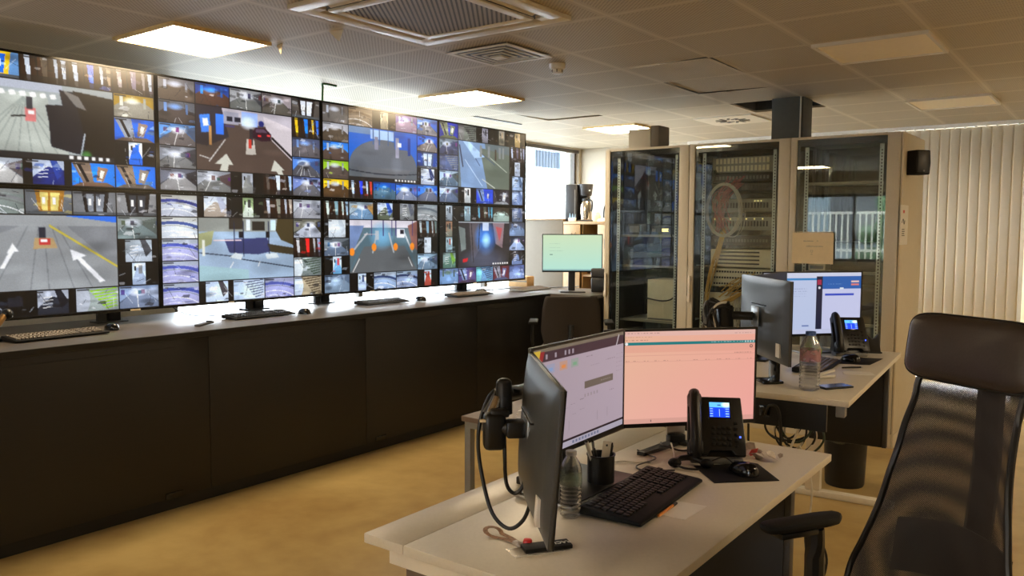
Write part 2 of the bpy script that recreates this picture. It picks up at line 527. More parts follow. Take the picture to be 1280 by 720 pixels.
def screen_mesh(name, pic, w, h, m, parent, y=0.0, z0=0.0):
    """subdivided screen face at local y, facing -Y, colours from the picture; y given in metres"""
    pw, ph = pic.w, pic.h
    xs = np.linspace(-w / 2, w / 2, pw + 1); zs = np.linspace(z0 + h, z0, ph + 1)
    gx, gz = np.meshgrid(xs, zs)
    co = np.stack([gx, np.full_like(gx, y), gz], -1).reshape(-1, 3)
    me = bpy.data.meshes.new(name)
    nf = pw * ph
    me.vertices.add(len(co)); me.vertices.foreach_set('co', co.ravel())
    i = np.arange(ph)[:, None] * (pw + 1) + np.arange(pw)[None, :]
    q = np.stack([i, i + pw + 1, i + pw + 2, i + 1], -1).reshape(-1)
    me.loops.add(nf * 4); me.loops.foreach_set('vertex_index', q.astype(np.int32))
    me.polygons.add(nf); me.polygons.foreach_set('loop_start', (np.arange(nf) * 4).astype(np.int32))
    me.update(); me.validate()
    a = np.clip(pic.a / 255.0, 0, 1)
    pad = np.pad(a, ((0, 1), (0, 1), (0, 0)), mode='edge')
    lin = np.where(pad <= 0.04045, pad / 12.92, ((pad + 0.055) / 1.055) ** 2.4)
    cols = np.concatenate([lin, np.ones(lin.shape[:2] + (1,))], -1).reshape(-1)
    at = me.color_attributes.new('picture', 'FLOAT_COLOR', 'POINT')
    at.data.foreach_set('color', cols.astype(np.float32))
    me.materials.append(m)
    o = bpy.data.objects.new(name, me)
    COL.objects.link(o)
    o.parent = parent
    return o

RS = np.random.RandomState(5)
def thumb(p, kind, a=(120, 130, 145), b=(190, 200, 215), c=(40, 70, 150)):
    """one camera feed: a ground colour, b upper colour, c accent colour"""
    k = RS.rand
    a = np.array(a, float); b = np.array(b, float); c = np.array(c, float)
    p.rect(0, 0, 1, 1, b * 0.85)
    if kind == 'road':
        v = 0.35 + 0.3 * k(); h = 0.22 + 0.1 * k()
        p.rect(0, h, 1, 1, b * 0.6)
        p.poly([(v - 0.1, h), (v + 0.12, h), (1.15, 1), (-0.15, 1)], a)
        p.poly([(0, 0), (v - 0.1, h), (v - 0.25, h + 0.2), (0, 0.7)], b * 0.95)
        p.poly([(1, 0.05), (v + 0.12, h), (v + 0.3, h + 0.2), (1, 0.75)], c, 0.75)
        p.blob(v, h + 0.05, 0.28, 0.22, (235, 240, 255), 0.8)
        p.line((v - 0.02, h + 0.15), (v - 0.25 + 0.3 * k(), 1), 0.018, (225, 225, 225), 0.8)
        for q in range(3):
            x = k(); p.rect(x, h - 0.1 * k(), x + 0.1, h + 0.15, (40 + 90 * k(), 45 + 60 * k(), 60 + 80 * k()), 0.8)
    elif kind == 'curve':
        p.rect(0, 0.2, 1, 1, a)
        d = np.hypot((p.X - 0.3), (p.Y - 1.5) * 1.0)
        for r, w_, col, al in ((1.25, 0.07, c, 0.9), (1.12, 0.03, b * 0.7, 0.8), (0.85, 0.02, (235, 235, 240), 0.7), (0.6, 0.02, (225, 225, 235), 0.5)):
            m = np.abs(d - r) < w_; p.a[m] = p.a[m] * (1 - al) + np.array(col) * al
    elif kind == 'dome':
        p.rect(0, 0, 1, 1, c)
        p.blob(0.5, 1.0, 0.62, 0.75, a, 1, False)
        p.blob(0.45, 0.25, 0.25, 0.18, b, 0.9)
        p.rect(0.15, 0.1, 0.22, 0.5, b * 0.9); p.rect(0.75, 0.1, 0.8, 0.55, b * 0.7)
    elif kind == 'fan':
        p.rect(0, 0, 1, 1, c)
        p.poly([(0.0, 0.0), (0.42, 0.0), (0.5, 0.85), (0.28, 0.95)], b * 0.8)
        p.poly([(0.12, 0.1), (0.2, 0.08), (0.4, 0.8), (0.33, 0.85)], (40, 36, 40))
        p.poly([(0.6, 0.15), (0.85, 0.2), (0.72, 0.8), (0.56, 0.75)], a)
        p.poly([(0.66, 0.3), (0.76, 0.32), (0.7, 0.65), (0.63, 0.62)], (225, 220, 210))
        p.poly([(0.2, 0.85), (0.8, 0.82), (1, 1), (0, 1)], a * 0.8)
    elif kind == 'nar':
        p.rect(0, 0, 1, 1, (14, 14, 16))
        x0, x1 = 0.34, 0.68
        p.rect(x0, 0, x1, 1, b)
        p.poly([(0.45, 0.2), (0.55, 0.2), (x1, 0.7), (x1, 1), (x0, 1), (x0, 0.8)], a)
        p.rect(0.5, 0.1, 0.6, 0.5, c, 0.9)
        p.rect(0.38, 0.15, 0.43, 0.35, (30, 30, 34))
    elif kind == 'half':
        p.rect(0, 0, 1, 1, (14, 14, 16))
        p.rect(0.18, 0.0, 0.86, 1, b)
        p.poly([(0.18, 0.7), (0.5, 0.25), (0.86, 0.4), (0.86, 1), (0.18, 1)], a)
        p.poly([(0.55, 0.0), (0.7, 0.0), (0.86, 0.5), (0.7, 0.8)], c, 0.9)
        for q in range(4): p.line((0.3, 0.3 + q * 0.14), (0.5, 0.26 + q * 0.14), 0.015, (240, 240, 240), 0.8)
    elif kind == 'posts':
        p.rect(0, 0, 1, 1, (58, 40, 28))
        for x, w_, col in ((0.08, 0.12, b), (0.3, 0.05, (30, 25, 22)), (0.42, 0.14, c), (0.7, 0.08, b * 0.9), (0.86, 0.1, a)):
            p.poly([(x, 0), (x + w_, 0), (x + w_ * 0.7 + 0.04, 1), (x + 0.06, 1)], col)
        p.rect(0.0, 0.75, 1, 1, (40, 30, 26), 0.7)
    elif kind == 'booth':
        p.rect(0, 0, 1, 1, b * 0.8)
        p.poly([(0.2, 0.0), (0.85, 0.0), (0.78, 0.95), (0.28, 0.95)], c)
        p.poly([(0.3, 0.08), (0.48, 0.08), (0.47, 0.85), (0.35, 0.85)], a)
        p.poly([(0.54, 0.08), (0.74, 0.08), (0.69, 0.85), (0.54, 0.85)], a)
        p.rect(0.36, 0.3, 0.42, 0.6, (225, 225, 230)); p.rect(0.58, 0.3, 0.64, 0.6, (225, 225, 230))
        p.rect(0, 0.88, 1, 1, (90, 95, 100))
    elif kind == 'stairs':
        p.rect(0, 0, 1, 1, b)
        for q in range(7):
            p.poly([(0.3 + q * 0.06, 0.1 + q * 0.13), (0.95, 0.0 + q * 0.13), (0.98, 0.05 + q * 0.13), (0.34 + q * 0.06, 0.17 + q * 0.13)], c, 0.85)
        p.blob(0.12, 0.5, 0.2, 0.6, a, 0.9, False)
    elif kind == 'dark':
        p.rect(0, 0, 1, 1, (22, 22, 26)); p.poly([(0, 0.5), (0.5, 0.3), (0.6, 1), (0, 1)], a * 0.5)
        p.rect(0.6, 0.2, 0.9, 0.6, c, 0.5)
    elif kind == 'black':
        p.rect(0, 0, 1, 1, (13, 12, 14))
    # small clutter and feed caption strip
    if kind not in ('black',):
        for q in range(5):
            x, y = k(), k(); s_ = 0.03 + 0.07 * k()
            col = (a, b, c, np.array((30, 30, 34)), np.array((235, 235, 240)))[RS.randint(5)]
            p.poly([(x, y), (x + s_ * 2, y + s_ * 0.3), (x + s_ * 1.5, y + s_ * 2), (x - s_, y + s_ * 1.4)], col, 0.5)
        p.relief(RS, 6, 0.3)
        for q in range(4):
            x, y = k(), k(); p.line((x, y), (x + 0.5 * (k() - 0.5), y + 0.6 * k()), 0.012, (34, 36, 44) if k() < 0.6 else (225, 230, 240), 0.55)
        d = np.hypot(p.X - 0.5, p.Y - 0.5)[..., None]; p.a = p.a * (1.12 - 0.3 * d)
        p.a = np.clip((p.a - 120) * 1.25 + 122, 4, 255); p.noise(RS, 0.03, 1)
    p.rect(0.02, 0.02, 0.3, 0.09, (24, 24, 26), 0.8)

GR = dict(a=(128, 130, 134), b=(190, 196, 206), c=(90, 96, 110))
def T(kind, a, b, c): return (kind, a, b, c)
gry, lgr, dgr = (120, 122, 126), (190, 198, 210), (66, 68, 74)
blu, sky, nav = (24, 110, 215), (130, 185, 245), (34, 52, 120)
brn, tan_, lav = (96, 78, 62), (170, 150, 126), (150, 156, 205)
grn, yel, org = (150, 190, 50), (225, 190, 40), (220, 120, 50)

def main_pavement(p):
    p.rect(0, 0, 1, 1, (160, 168, 170))
    p.poly([(0, 0.2), (0.5, 0.12), (0.66, 0.95), (0, 1)], (172, 178, 172))
    for i in range(9):
        p.line((0.35, 0.2), (-0.1 + i * 0.1, 1), 0.008, (130, 138, 134), 0.6)
    p.rect(0, 0, 0.62, 0.1, (176, 182, 196)); p.poly([(0, 0), (0.12, 0), (0.14, 0.35), (0, 0.6)], (30, 100, 190))
    for i in range(6): p.poly([(0.18 + i * 0.07, 0.14), (0.22 + i * 0.07, 0.13), (0.23 + i * 0.07, 0.19), (0.19 + i * 0.07, 0.2)], (235, 235, 235))
    p.poly([(0.5, 0.28), (0.62, 0.26), (0.6, 0.06), (1, 0.1), (1, 0.98), (0.7, 0.9), (0.53, 0.83), (0.52, 0.5)], (26, 28, 40))
    p.poly([(0.7, 0.05), (1, 0.1), (1, 0.95), (0.78, 0.9), (0.76, 0.5)], (20, 16, 14))
    p.poly([(0.62, 0.05), (0.74, 0.12), (0.8, 0.3), (0.72, 0.26)], (120, 118, 116))
    p.line((0.78, 0.62), (0.74, 0.98), 0.01, (170, 180, 190)); p.blob(0.79, 0.92, 0.05, 0.09, (70, 130, 60))
    p.rect(0.36, 0.34, 0.43, 0.52, (205, 120, 120)); p.rect(0.37, 0.2, 0.41, 0.36, (60, 60, 66)); p.line((0.27, 0.47), (0.36, 0.45), 0.01, (40, 40, 40))
    p.rect(0.38, 0.38, 0.42, 0.42, (240, 240, 240))
    p.rect(0, 0.92, 1, 1, (44, 44, 48))
    for i in range(6): p.rect(0.66 + i * 0.055, 0.93, 0.69 + i * 0.055, 0.985, (225, 225, 225))
def main_gate(p):
    p.rect(0, 0, 1, 1, (124, 128, 134)); p.rect(0, 0, 1, 0.14, (150, 154, 158)); p.poly([(0.6, 0), (1, 0), (1, 0.09)], (40, 110, 220))
    p.poly([(0.3, 0.14), (0.62, 0.14), (1.0, 0.75), (1, 1), (0, 1), (0, 0.35)], (142, 146, 150))
    for x in (0.1, 0.35, 0.48, 0.66, 0.8): p.line((0.45 + (x - 0.45) * 0.3, 0.15), (x, 1), 0.006, (100, 104, 110), 0.7)
    p.line((0.5, 0.14), (1.0, 0.72), 0.014, (196, 180, 70)); p.line((0.14, 0.25), (0, 0.5), 0.014, (196, 170, 60))
    p.poly([(0.39, 0.3), (0.52, 0.3), (0.55, 0.44), (0.38, 0.45)], (176, 150, 110)); p.rect(0.42, 0.16, 0.47, 0.3, (40, 44, 60)); p.rect(0.42, 0.31, 0.5, 0.4, (190, 60, 60)); p.rect(0.43, 0.32, 0.48, 0.36, (240, 240, 240))
    W_ = (232, 234, 240)
    p.poly([(0.2, 0.5), (0.24, 0.37), (0.28, 0.48), (0.25, 0.48), (0.18, 0.7), (0.15, 0.7), (0.21, 0.5)], W_)
    p.poly([(0.64, 0.46), (0.76, 0.55), (0.72, 0.58), (0.9, 0.92), (0.86, 0.94), (0.69, 0.6), (0.66, 0.62)], W_)
    p.rect(0.02, 0.1, 0.09, 0.3, (60, 70, 90)); p.rect(0.0, 0.2, 0.03, 0.4, (40, 80, 160))
def main_garage(p):
    p.rect(0, 0, 1, 1, (84, 70, 64)); p.rect(0, 0, 1, 0.22, (176, 170, 180))
    p.poly([(0.0, 0.0), (0.25, 0.0), (0.32, 0.45), (0.1, 0.62), (0, 0.6)], (44, 40, 52))
    p.poly([(0.03, 0.15), (0.13, 0.12), (0.14, 0.4), (0.05, 0.42)], (60, 130, 230)); p.poly([(0.06, 0.2), (0.11, 0.19), (0.12, 0.3), (0.07, 0.32)], (240, 240, 245))
    p.rect(0.19, 0.1, 0.27, 0.42, (50, 120, 240)); p.rect(0.27, 0.05, 0.42, 0.25, (150, 150, 165))
    p.rect(0.45, 0.02, 0.62, 0.25, (150, 175, 240)); p.blob(0.52, 0.2, 0.1, 0.12, (225, 240, 255))
    p.poly([(0.68, 0.05), (1, 0.2), (1, 0.75), (0.78, 0.45), (0.72, 0.3)], (198, 190, 196)); p.line((0.78, 0.4), (1, 0.7), 0.02, (34, 30, 34))
    p.rect(0.3, 0.12, 0.36, 0.2, (30, 34, 50)); p.rect(0.38, 0.12, 0.44, 0.2, (30, 34, 50)); p.rect(0.28, 0.26, 0.38, 0.29, (70, 60, 110))
    p.poly([(0.56, 0.34), (0.6, 0.25), (0.7, 0.24), (0.77, 0.34), (0.76, 0.45), (0.66, 0.47), (0.56, 0.42)], (52, 22, 40))
    p.rect(0.62, 0.37, 0.66, 0.4, (240, 60, 60)); p.rect(0.72, 0.35, 0.76, 0.38, (240, 80, 80)); p.poly([(0.6, 0.27), (0.69, 0.26), (0.73, 0.32), (0.6, 0.33)], (90, 70, 90)); p.blob(0.66, 0.18, 0.03, 0.05, (40, 50, 120), 1, False)
    p.poly([(0.5, 0.45), (0.58, 0.45), (0.6, 0.7), (0.49, 0.71)], (190, 184, 176)); p.rect(0.53, 0.28, 0.57, 0.55, (50, 44, 50)); p.rect(0.52, 0.45, 0.55, 0.6, (190, 60, 50))
    p.line((0.28, 0.5), (0.12, 0.86), 0.008, (225, 225, 225)); p.line((0.03, 0.78), (0.12, 0.82), 0.008, (200, 200, 200)); p.rect(0.12, 0.3, 0.15, 0.6, (200, 150, 90))
    W_ = (196, 196, 186)
    p.poly([(0.29, 0.72), (0.17, 0.9), (0.24, 0.9), (0.22, 1.0), (0.3, 1.0), (0.31, 0.9), (0.36, 0.9)], W_)
    p.poly([(0.8, 0.76), (0.76, 0.95), (0.82, 0.95), (0.84, 1.0), (0.9, 1.0), (0.88, 0.93), (0.91, 0.92)], W_)
def main_plaza(p):
    p.rect(0, 0, 1, 1, (150, 172, 196)); p.poly([(0, 0.4), (1, 0.3), (1, 1), (0, 1)], (158, 180, 206)); p.rect(0, 0, 1, 0.22, (140, 144, 140))
    p.rect(0.3, 0, 0.44, 0.18, (56, 50, 44)); p.rect(0.54, 0.05, 0.68, 0.2, (50, 46, 42)); p.rect(0.48, 0.02, 0.52, 0.2, (220, 230, 240)); p.rect(0.74, 0.02, 0.8, 0.2, (200, 225, 245))
    p.poly([(0.82, 0), (1, 0), (1, 0.45), (0.86, 0.36), (0.8, 0.2)], (74, 64, 42)); p.poly([(0.0, 0.25), (0.15, 0.2), (0.12, 0.42), (0, 0.5)], (156, 160, 120))
    p.poly([(0.25, 0.34), (0.7, 0.32), (0.76, 0.55), (0.6, 0.6), (0.3, 0.56)], (60, 66, 110)); p.poly([(0.7, 0.42), (1, 0.5), (1, 0.62), (0.74, 0.56)], (70, 62, 46))
    p.line((0.0, 0.55), (0.34, 0.62), 0.008, (50, 60, 80)); p.line((0.32, 0.64), (1, 0.84), 0.008, (40, 50, 66))
    p.line((0.15, 0.36), (0.42, 0.36), 0.012, (225, 200, 200)); 
    for x in (0.35, 0.445, 0.72): p.line((x, 0.05), (x + 0.005, 0.62), 0.009, (36, 44, 74))
    for x in (0.4, 0.69): p.rect(x, 0.22, x + 0.04, 0.32, (24, 24, 34))
    p.poly([(0.3, 0.64), (0.36, 0.56), (0.44, 0.6), (0.42, 0.68)], (214, 224, 230)); p.poly([(0.68, 0.6), (0.8, 0.58), (0.84, 0.66), (0.7, 0.68)], (210, 220, 226))
    p.line((0.34, 0.72), (0.3, 0.82), 0.008, (240, 240, 240)); p.line((0.62, 0.72), (0.6, 0.8), 0.008, (240, 240, 240)); p.rect(0.03, 0.35, 0.06, 0.6, (224, 226, 216)); p.poly([(0, 0.75), (0.5, 0.85), (0.5, 1), (0, 1)], (158, 190, 200))
def main_bluehall(p):
    p.rect(0, 0, 1, 1, (18, 100, 200)); p.blob(0.5, 0.72, 0.5, 0.52, (100, 106, 116), 1, False); p.rect(0, 0.75, 1, 1, (96, 104, 112))
    p.poly([(0.1, 0.75), (0.9, 0.75), (0.8, 0.95), (0.2, 0.95)], (104, 108, 114))
    p.rect(0.3, 0.02, 0.65, 0.2, (170, 200, 245)); p.rect(0.0, 0.0, 0.3, 0.12, (110, 140, 180)); p.rect(0.66, 0.08, 0.9, 0.35, (24, 90, 190)); p.rect(0.86, 0.1, 0.9, 0.45, (12, 60, 140))
    for x in (0.33, 0.42, 0.55, 0.64): p.rect(x, 0.0, x + 0.015, 0.3, (60, 90, 140))
    p.rect(0.36, 0.15, 0.41, 0.4, (130, 130, 150)); p.rect(0.67, 0.12, 0.72, 0.52, (150, 150, 170)); p.rect(0.7, 0.22, 0.76, 0.3, (230, 235, 245))
    d = np.hypot((p.X - 0.5) * 0.85, (p.Y + 1.0)); m = np.abs(d - 1.86) < 0.008; p.a[m] = (28, 34, 50)
    p.rect(0, 0.93, 1, 1, (40, 38, 40))
    for i in range(7): p.rect(0.66 + i * 0.048, 0.94, 0.69 + i * 0.048, 0.985, (225, 225, 225))
def main_barriers(p):
    p.rect(0, 0, 1, 1, (88, 104, 112)); p.rect(0, 0, 1, 0.14, (200, 196, 206)); p.poly([(0.2, 0.15), (0.8, 0.15), (1, 1), (0, 1)], (84, 108, 120)); p.poly([(0.2, 0.5), (0.8, 0.5), (1, 1), (0, 1)], (96, 100, 104))
    p.blob(0.45, 0.3, 0.2, 0.3, (120, 180, 220), 0.8); p.poly([(0, 0.1), (0.2, 0.1), (0.05, 0.6), (0, 0.6)], (110, 130, 170)); p.poly([(0.85, 0.1), (1, 0.0), (1, 0.6), (0.92, 0.5)], (130, 90, 84))
    p.rect(0.68, 0.16, 0.8, 0.34, (190, 190, 200)); p.rect(0.73, 0.18, 0.79, 0.26, (34, 34, 44))
    for x in (0.3, 0.47, 0.6, 0.66, 0.92): p.rect(x, 0, x + 0.012, 0.3, (70, 60, 110))
    for (x0, x1) in ((0.38, 0.32), (0.56, 0.63), (0.24, 0.02), (0.8, 0.92)): p.line((x0, 0.25), (x1, 0.62), 0.02, (164, 170, 176))
    for x, y in ((0.03, 0.6), (0.34, 0.52), (0.66, 0.52), (0.92, 0.52)): p.blob(x, y, 0.035, 0.075, (236, 140, 50), 1, False)
    p.rect(0.36, 0.2, 0.41, 0.38, (170, 180, 190)); p.line((0.13, 0.74), (0.04, 0.98), 0.01, (220, 220, 220)); p.line((0.86, 0.74), (0.92, 0.92), 0.01, (220, 220, 220)); p.line((0.2, 0.27), (0.37, 0.27), 0.006, (220, 190, 190))
def main_ramps(p):
    p.rect(0, 0, 1, 1, (98, 112, 118)); p.poly([(0, 0), (0.5, 0), (0.6, 1), (0.05, 1)], (124, 152, 190)); p.poly([(0.4, 0.1), (1, 0.2), (1, 1), (0.55, 1)], (100, 110, 100))
    p.line((0.18, 0.1), (0.4, 0.5), 0.012, (60, 76, 110)); p.line((0.02, 0.1), (0.08, 0.55), 0.02, (50, 60, 84)); p.line((0.4, 0.2), (0.7, 0.45), 0.01, (70, 84, 110)); p.line((0.12, 0.4), (0.45, 0.95), 0.01, (190, 210, 235)); p.line((0.45, 0.8), (0.7, 0.98), 0.01, (200, 205, 200))
    p.poly([(0.08, 0), (0.2, 0), (0.5, 0.3), (0.3, 0.35)], (170, 200, 235))
    for x in (0.4, 0.56, 0.78, 0.85): p.rect(x, 0.05, x + 0.04, 0.3, (130, 136, 140)); 
    p.rect(0.7, 0.1, 0.73, 0.35, (70, 60, 50)); p.line((0.6, 0.3), (0.95, 0.6), 0.008, (190, 200, 190))
def main_glow(p):
    p.rect(0, 0, 1, 1, (52, 50, 54)); p.poly([(0.2, 0), (0.4, 0), (0.46, 0.5), (0.25, 0.9)], (90, 84, 90)); p.poly([(0.66, 0.02), (0.9, 0.02), (0.86, 0.6), (0.72, 0.5)], (140, 120, 128)); p.poly([(0.72, 0.1), (0.86, 0.14), (0.8, 0.45)], (180, 90, 96))
    p.blob(0.52, 0.36, 0.24, 0.42, (60, 130, 230), 0.95); p.blob(0.53, 0.42, 0.1, 0.2, (180, 230, 255), 0.95); p.rect(0.46, 0.02, 0.58, 0.2, (190, 205, 230)); p.blob(0.5, 0.85, 0.5, 0.3, (96, 104, 130), 0.7)
    p.poly([(0, 0.1), (0.12, 0.15), (0.14, 0.6), (0.05, 0.65)], (110, 120, 120)); p.poly([(0.08, 0.82), (0.18, 0.8), (0.16, 0.88), (0.08, 0.9)], (196, 40, 50)); p.line((0.24, 0.05), (0.28, 0.9), 0.012, (34, 30, 32)); p.line((0.4, 0.05), (0.38, 0.6), 0.012, (34, 30, 32))
    p.rect(0, 0, 1, 0.02, (170, 180, 190))
    for i in range(7): p.rect(0.66 + i * 0.048, 0.93, 0.69 + i * 0.048, 0.975, (225, 225, 225))

# order of the sixteen feeds: top row 5, right column 3, bottom row 5 (left to right), left column 3 (top to bottom)
WALL = {
 (0, 1): (main_pavement, [T('road', gry, lgr, blu), T('booth', blu, sky, yel), T('posts', lgr, lgr, (90, 80, 70)), T('posts', tan_, lgr, (90, 120, 230)), T('posts', lgr, (160, 150, 150), (120, 110, 130)),
                          T('dome', (150, 146, 134), (240, 240, 225), (170, 140, 50)), T('fan', (150, 130, 116), lgr, blu), T('nar', blu, (225, 235, 250), blu),
                          T('road', gry, lgr, gry), T('road', (170, 170, 170), lgr, (90, 80, 80)), T('half', nav, (170, 180, 200), (40, 70, 150)), T('fan', (150, 120, 100), (160, 140, 125), (30, 130, 225)), T('fan', (140, 130, 120), (170, 150, 130), (30, 120, 225)),
                          T('road', gry, lgr, gry), T('road', gry, lgr, gry), T('road', gry, lgr, gry)]),
 (0, 0): (main_gate, [T('road', gry, lgr, gry), T('curve', (120, 130, 128), (150, 155, 155), gry), T('booth', (190, 176, 110), (130, 135, 142), (150, 110, 50)), T('booth', (120, 126, 136), (150, 154, 160), (34, 34, 40)), T('booth', (60, 64, 72), (170, 172, 176), (28, 28, 32)),
                      T('road', (110, 124, 126), (150, 160, 160), (90, 100, 96)), T('half', (176, 186, 200), (150, 160, 170), dgr), T('nar', (150, 165, 190), (190, 205, 225), gry),
                      T('road', gry, lgr, gry), T('dark', (60, 66, 80), gry, (60, 66, 80)), T('half', (50, 54, 64), (160, 166, 180), (30, 32, 40)), T('stairs', (176, 182, 196), (150, 160, 160), (140, 190, 40)), T('road', (120, 132, 156), (150, 170, 205), (150, 160, 180)),
                      T('road', gry, lgr, gry), T('road', gry, lgr, gry), T('road', gry, lgr, gry)]),
 (1, 1): (main_garage, [T('dome', (96, 84, 74), (205, 210, 225), (120, 118, 122)), T('dome', (90, 66, 56), (60, 140, 240), (50, 80, 150)), T('road', (110, 112, 110), (170, 172, 176), (70, 70, 74)), T('road', (96, 92, 86), (150, 140, 140), (170, 160, 165)), T('booth', (200, 205, 215), (110, 104, 100), (50, 44, 44)),
                        T('posts', (60, 120, 220), yel, (40, 130, 230)), T('dome', (100, 96, 100), (130, 160, 215), (84, 92, 120)), T('road', (90, 90, 96), (100, 150, 230), (70, 90, 130)),
                        T('road', (140, 140, 142), (120, 125, 140), (50, 50, 56)), T('road', (120, 122, 122), (170, 175, 185), (80, 60, 60)), T('nar', (130, 132, 130), (160, 165, 175), gry), T('posts', (170, 200, 240), (100, 90, 84), (196, 206, 230)), T('road', (104, 104, 110), (130, 150, 210), (170, 180, 215)),
                        T('dome', (80, 72, 70), (130, 170, 230), (100, 104, 112)), T('road', (106, 100, 100), (110, 170, 240), (80, 90, 110)), T('road', (120, 122, 124), (140, 145, 155), (60, 60, 66))]),
 (1, 0): (main_plaza, [T('curve', (180, 186, 200), (210, 210, 205), (60, 70, 140)), T('half', (160, 150, 140), (196, 204, 215), (170, 176, 196)), T('nar', (190, 200, 190), (140, 160, 120), (60, 60, 60)), T('posts', (170, 160, 150), (180, 186, 200), (130, 130, 120)), T('road', (156, 158, 166), (190, 196, 206), (140, 144, 156)),
                       T('road', (170, 176, 190), (130, 130, 120), (60, 56, 40)), T('posts', (150, 160, 190), (190, 190, 195), (226, 50, 50)), T('stairs', (210, 220, 230), (120, 130, 130), (60, 74, 60)),
                       T('curve', (164, 166, 206), (190, 200, 220), (70, 84, 160)), T('half', (190, 205, 226), (180, 196, 220), (60, 56, 60)), T('stairs', (180, 200, 226), (190, 206, 230), (96, 104, 130)), T('curve', (160, 164, 210), (180, 186, 220), (80, 90, 160)), T('stairs', (190, 206, 232), (160, 150, 130), (84, 72, 58)),
                       T('curve', (196, 204, 214), (225, 228, 226), (60, 80, 140)), T('curve', (166, 168, 208), (200, 210, 226), (74, 88, 170)), T('curve', (164, 166, 208), (196, 206, 228), (76, 88, 168))]),
 (2, 1): (main_bluehall, [T('dome', (104, 100, 98), (190, 196, 210), (96, 90, 86)), T('curve', (140, 126, 110), (150, 130, 110), (110, 90, 70)), T('nar', (150, 140, 120), (190, 180, 150), tan_), T('dome', (150, 130, 150), (190, 210, 240), (110, 90, 160)), T('road', (120, 120, 126), (90, 150, 230), (60, 110, 210)),
                          T('road', (128, 122, 120), (40, 110, 220), (24, 100, 215)), T('booth', (190, 206, 235), (40, 100, 200), (70, 90, 130)), T('half', (170, 180, 200), (190, 200, 215), (30, 50, 100)),
                          T('dome', (90, 70, 50), (190, 196, 206), yel), T('posts', (190, 70, 60), (190, 210, 240), (40, 70, 220)), T('dome', (80, 110, 130), (40, 130, 210), (20, 90, 180)), T('road', (130, 140, 165), (60, 120, 220), (90, 110, 170)), T('road', (104, 110, 130), (70, 140, 235), (24, 100, 220)),
                          T('dome', (84, 74, 64), (190, 190, 196), (170, 172, 182)), T('dome', (90, 76, 70), (190, 206, 226), (40, 130, 225)), T('dome', (90, 80, 76), (196, 206, 210), grn)]),
 (2, 0): (main_barriers, [T('posts', (150, 176, 200), (200, 215, 210), (130, 160, 170)), T('road', (110, 140, 170), (170, 190, 205), (200, 150, 80)), T('half', (96, 104, 90), (190, 205, 230), (40, 80, 170)), T('half', (120, 124, 126), (130, 134, 140), (90, 96, 110)), T('curve', (140, 146, 150), (170, 182, 190), (90, 100, 110)),
                          T('posts', (110, 130, 130), (170, 180, 186), (120, 150, 170)), T('nar', (180, 190, 200), (190, 200, 212), (190, 196, 206)), T('road', (110, 130, 150), (160, 190, 215), (60, 70, 84)),
                          T('dome', (120, 138, 158), (170, 190, 215), (96, 112, 134)), T('nar', (150, 165, 190), (180, 196, 215), (60, 70, 100)), T('curve', (150, 172, 205), (190, 205, 225), (60, 74, 110)), T('curve', (140, 156, 190), (170, 190, 215), (50, 60, 90)), T('nar', (160, 80, 70), (180, 200, 220), (150, 60, 50)),
                          T('half', (190, 200, 210), (200, 208, 214), (176, 186, 196)), T('road', (96, 110, 130), (120, 130, 140), (60, 66, 70)), T('nar', (110, 160, 200), (190, 205, 220), (190, 80, 90))]),
 (3, 1): (main_ramps, [T('fan', (120, 130, 96), (150, 160, 130), (30, 50, 150)), T('stairs', (120, 120, 120), (110, 116, 110), (60, 60, 62)), T('nar', (110, 110, 120), (150, 150, 165), dgr), T('nar', (120, 116, 104), (150, 146, 136), tan_), T('nar', (150, 130, 90), (180, 160, 120), tan_),
                       T('posts', (150, 160, 190), (180, 196, 225), (90, 90, 110)), T('nar', (160, 170, 190), (190, 200, 214), gry), T('half', (130, 150, 180), (170, 190, 220), (80, 100, 130)),
                       T('road', (96, 110, 136), (180, 205, 240), (70, 76, 84)), T('nar', (170, 176, 180), (220, 222, 224), (30, 30, 30)), T('fan', (60, 100, 220), (150, 180, 240), (60, 90, 215)), T('fan', (176, 182, 190), (60, 60, 70), (70, 66, 74)), T('half', (120, 140, 180), (170, 190, 225), (90, 110, 150)),
                       T('road', (70, 80, 110), (130, 150, 170), (50, 60, 100)), T('stairs', (80, 90, 120), (84, 100, 140), (130, 136, 140)), T('road', (90, 110, 130), (190, 215, 240), (70, 80, 80))]),
 (3, 0): (main_glow, [T('nar', (130, 140, 150), (160, 170, 180), dgr), T('nar', (120, 140, 150), (150, 175, 190), gry), T('posts', (90, 170, 200), (100, 160, 190), (90, 96, 90)), T('dome', (150, 170, 165), (90, 86, 80), (74, 68, 62)), T('half', (90, 104, 130), (120, 130, 150), (70, 84, 120)),
                      T('dome', (110, 130, 160), (110, 130, 170), (84, 90, 104)), T('road', (150, 170, 205), (60, 70, 90), (44, 50, 60)), T('half', (110, 130, 170), (60, 60, 66), (40, 40, 44)),
                      T('dome', (120, 150, 190), (100, 120, 100), (110, 130, 170)), T('fan', (110, 90, 110), (150, 170, 210), (90, 80, 130)), T('stairs', (120, 190, 200), (110, 150, 190), (60, 70, 90)), T('fan', (110, 120, 160), (190, 190, 210), (110, 60, 70)), T('dome', (130, 150, 195), (110, 130, 180), (90, 104, 150)),
                      T('nar', (120, 120, 110), (150, 120, 100), dgr), T('nar', (120, 140, 150), (150, 170, 180), (130, 70, 60)), T('half', (90, 120, 110), (130, 150, 150), (110, 150, 60))]),
}
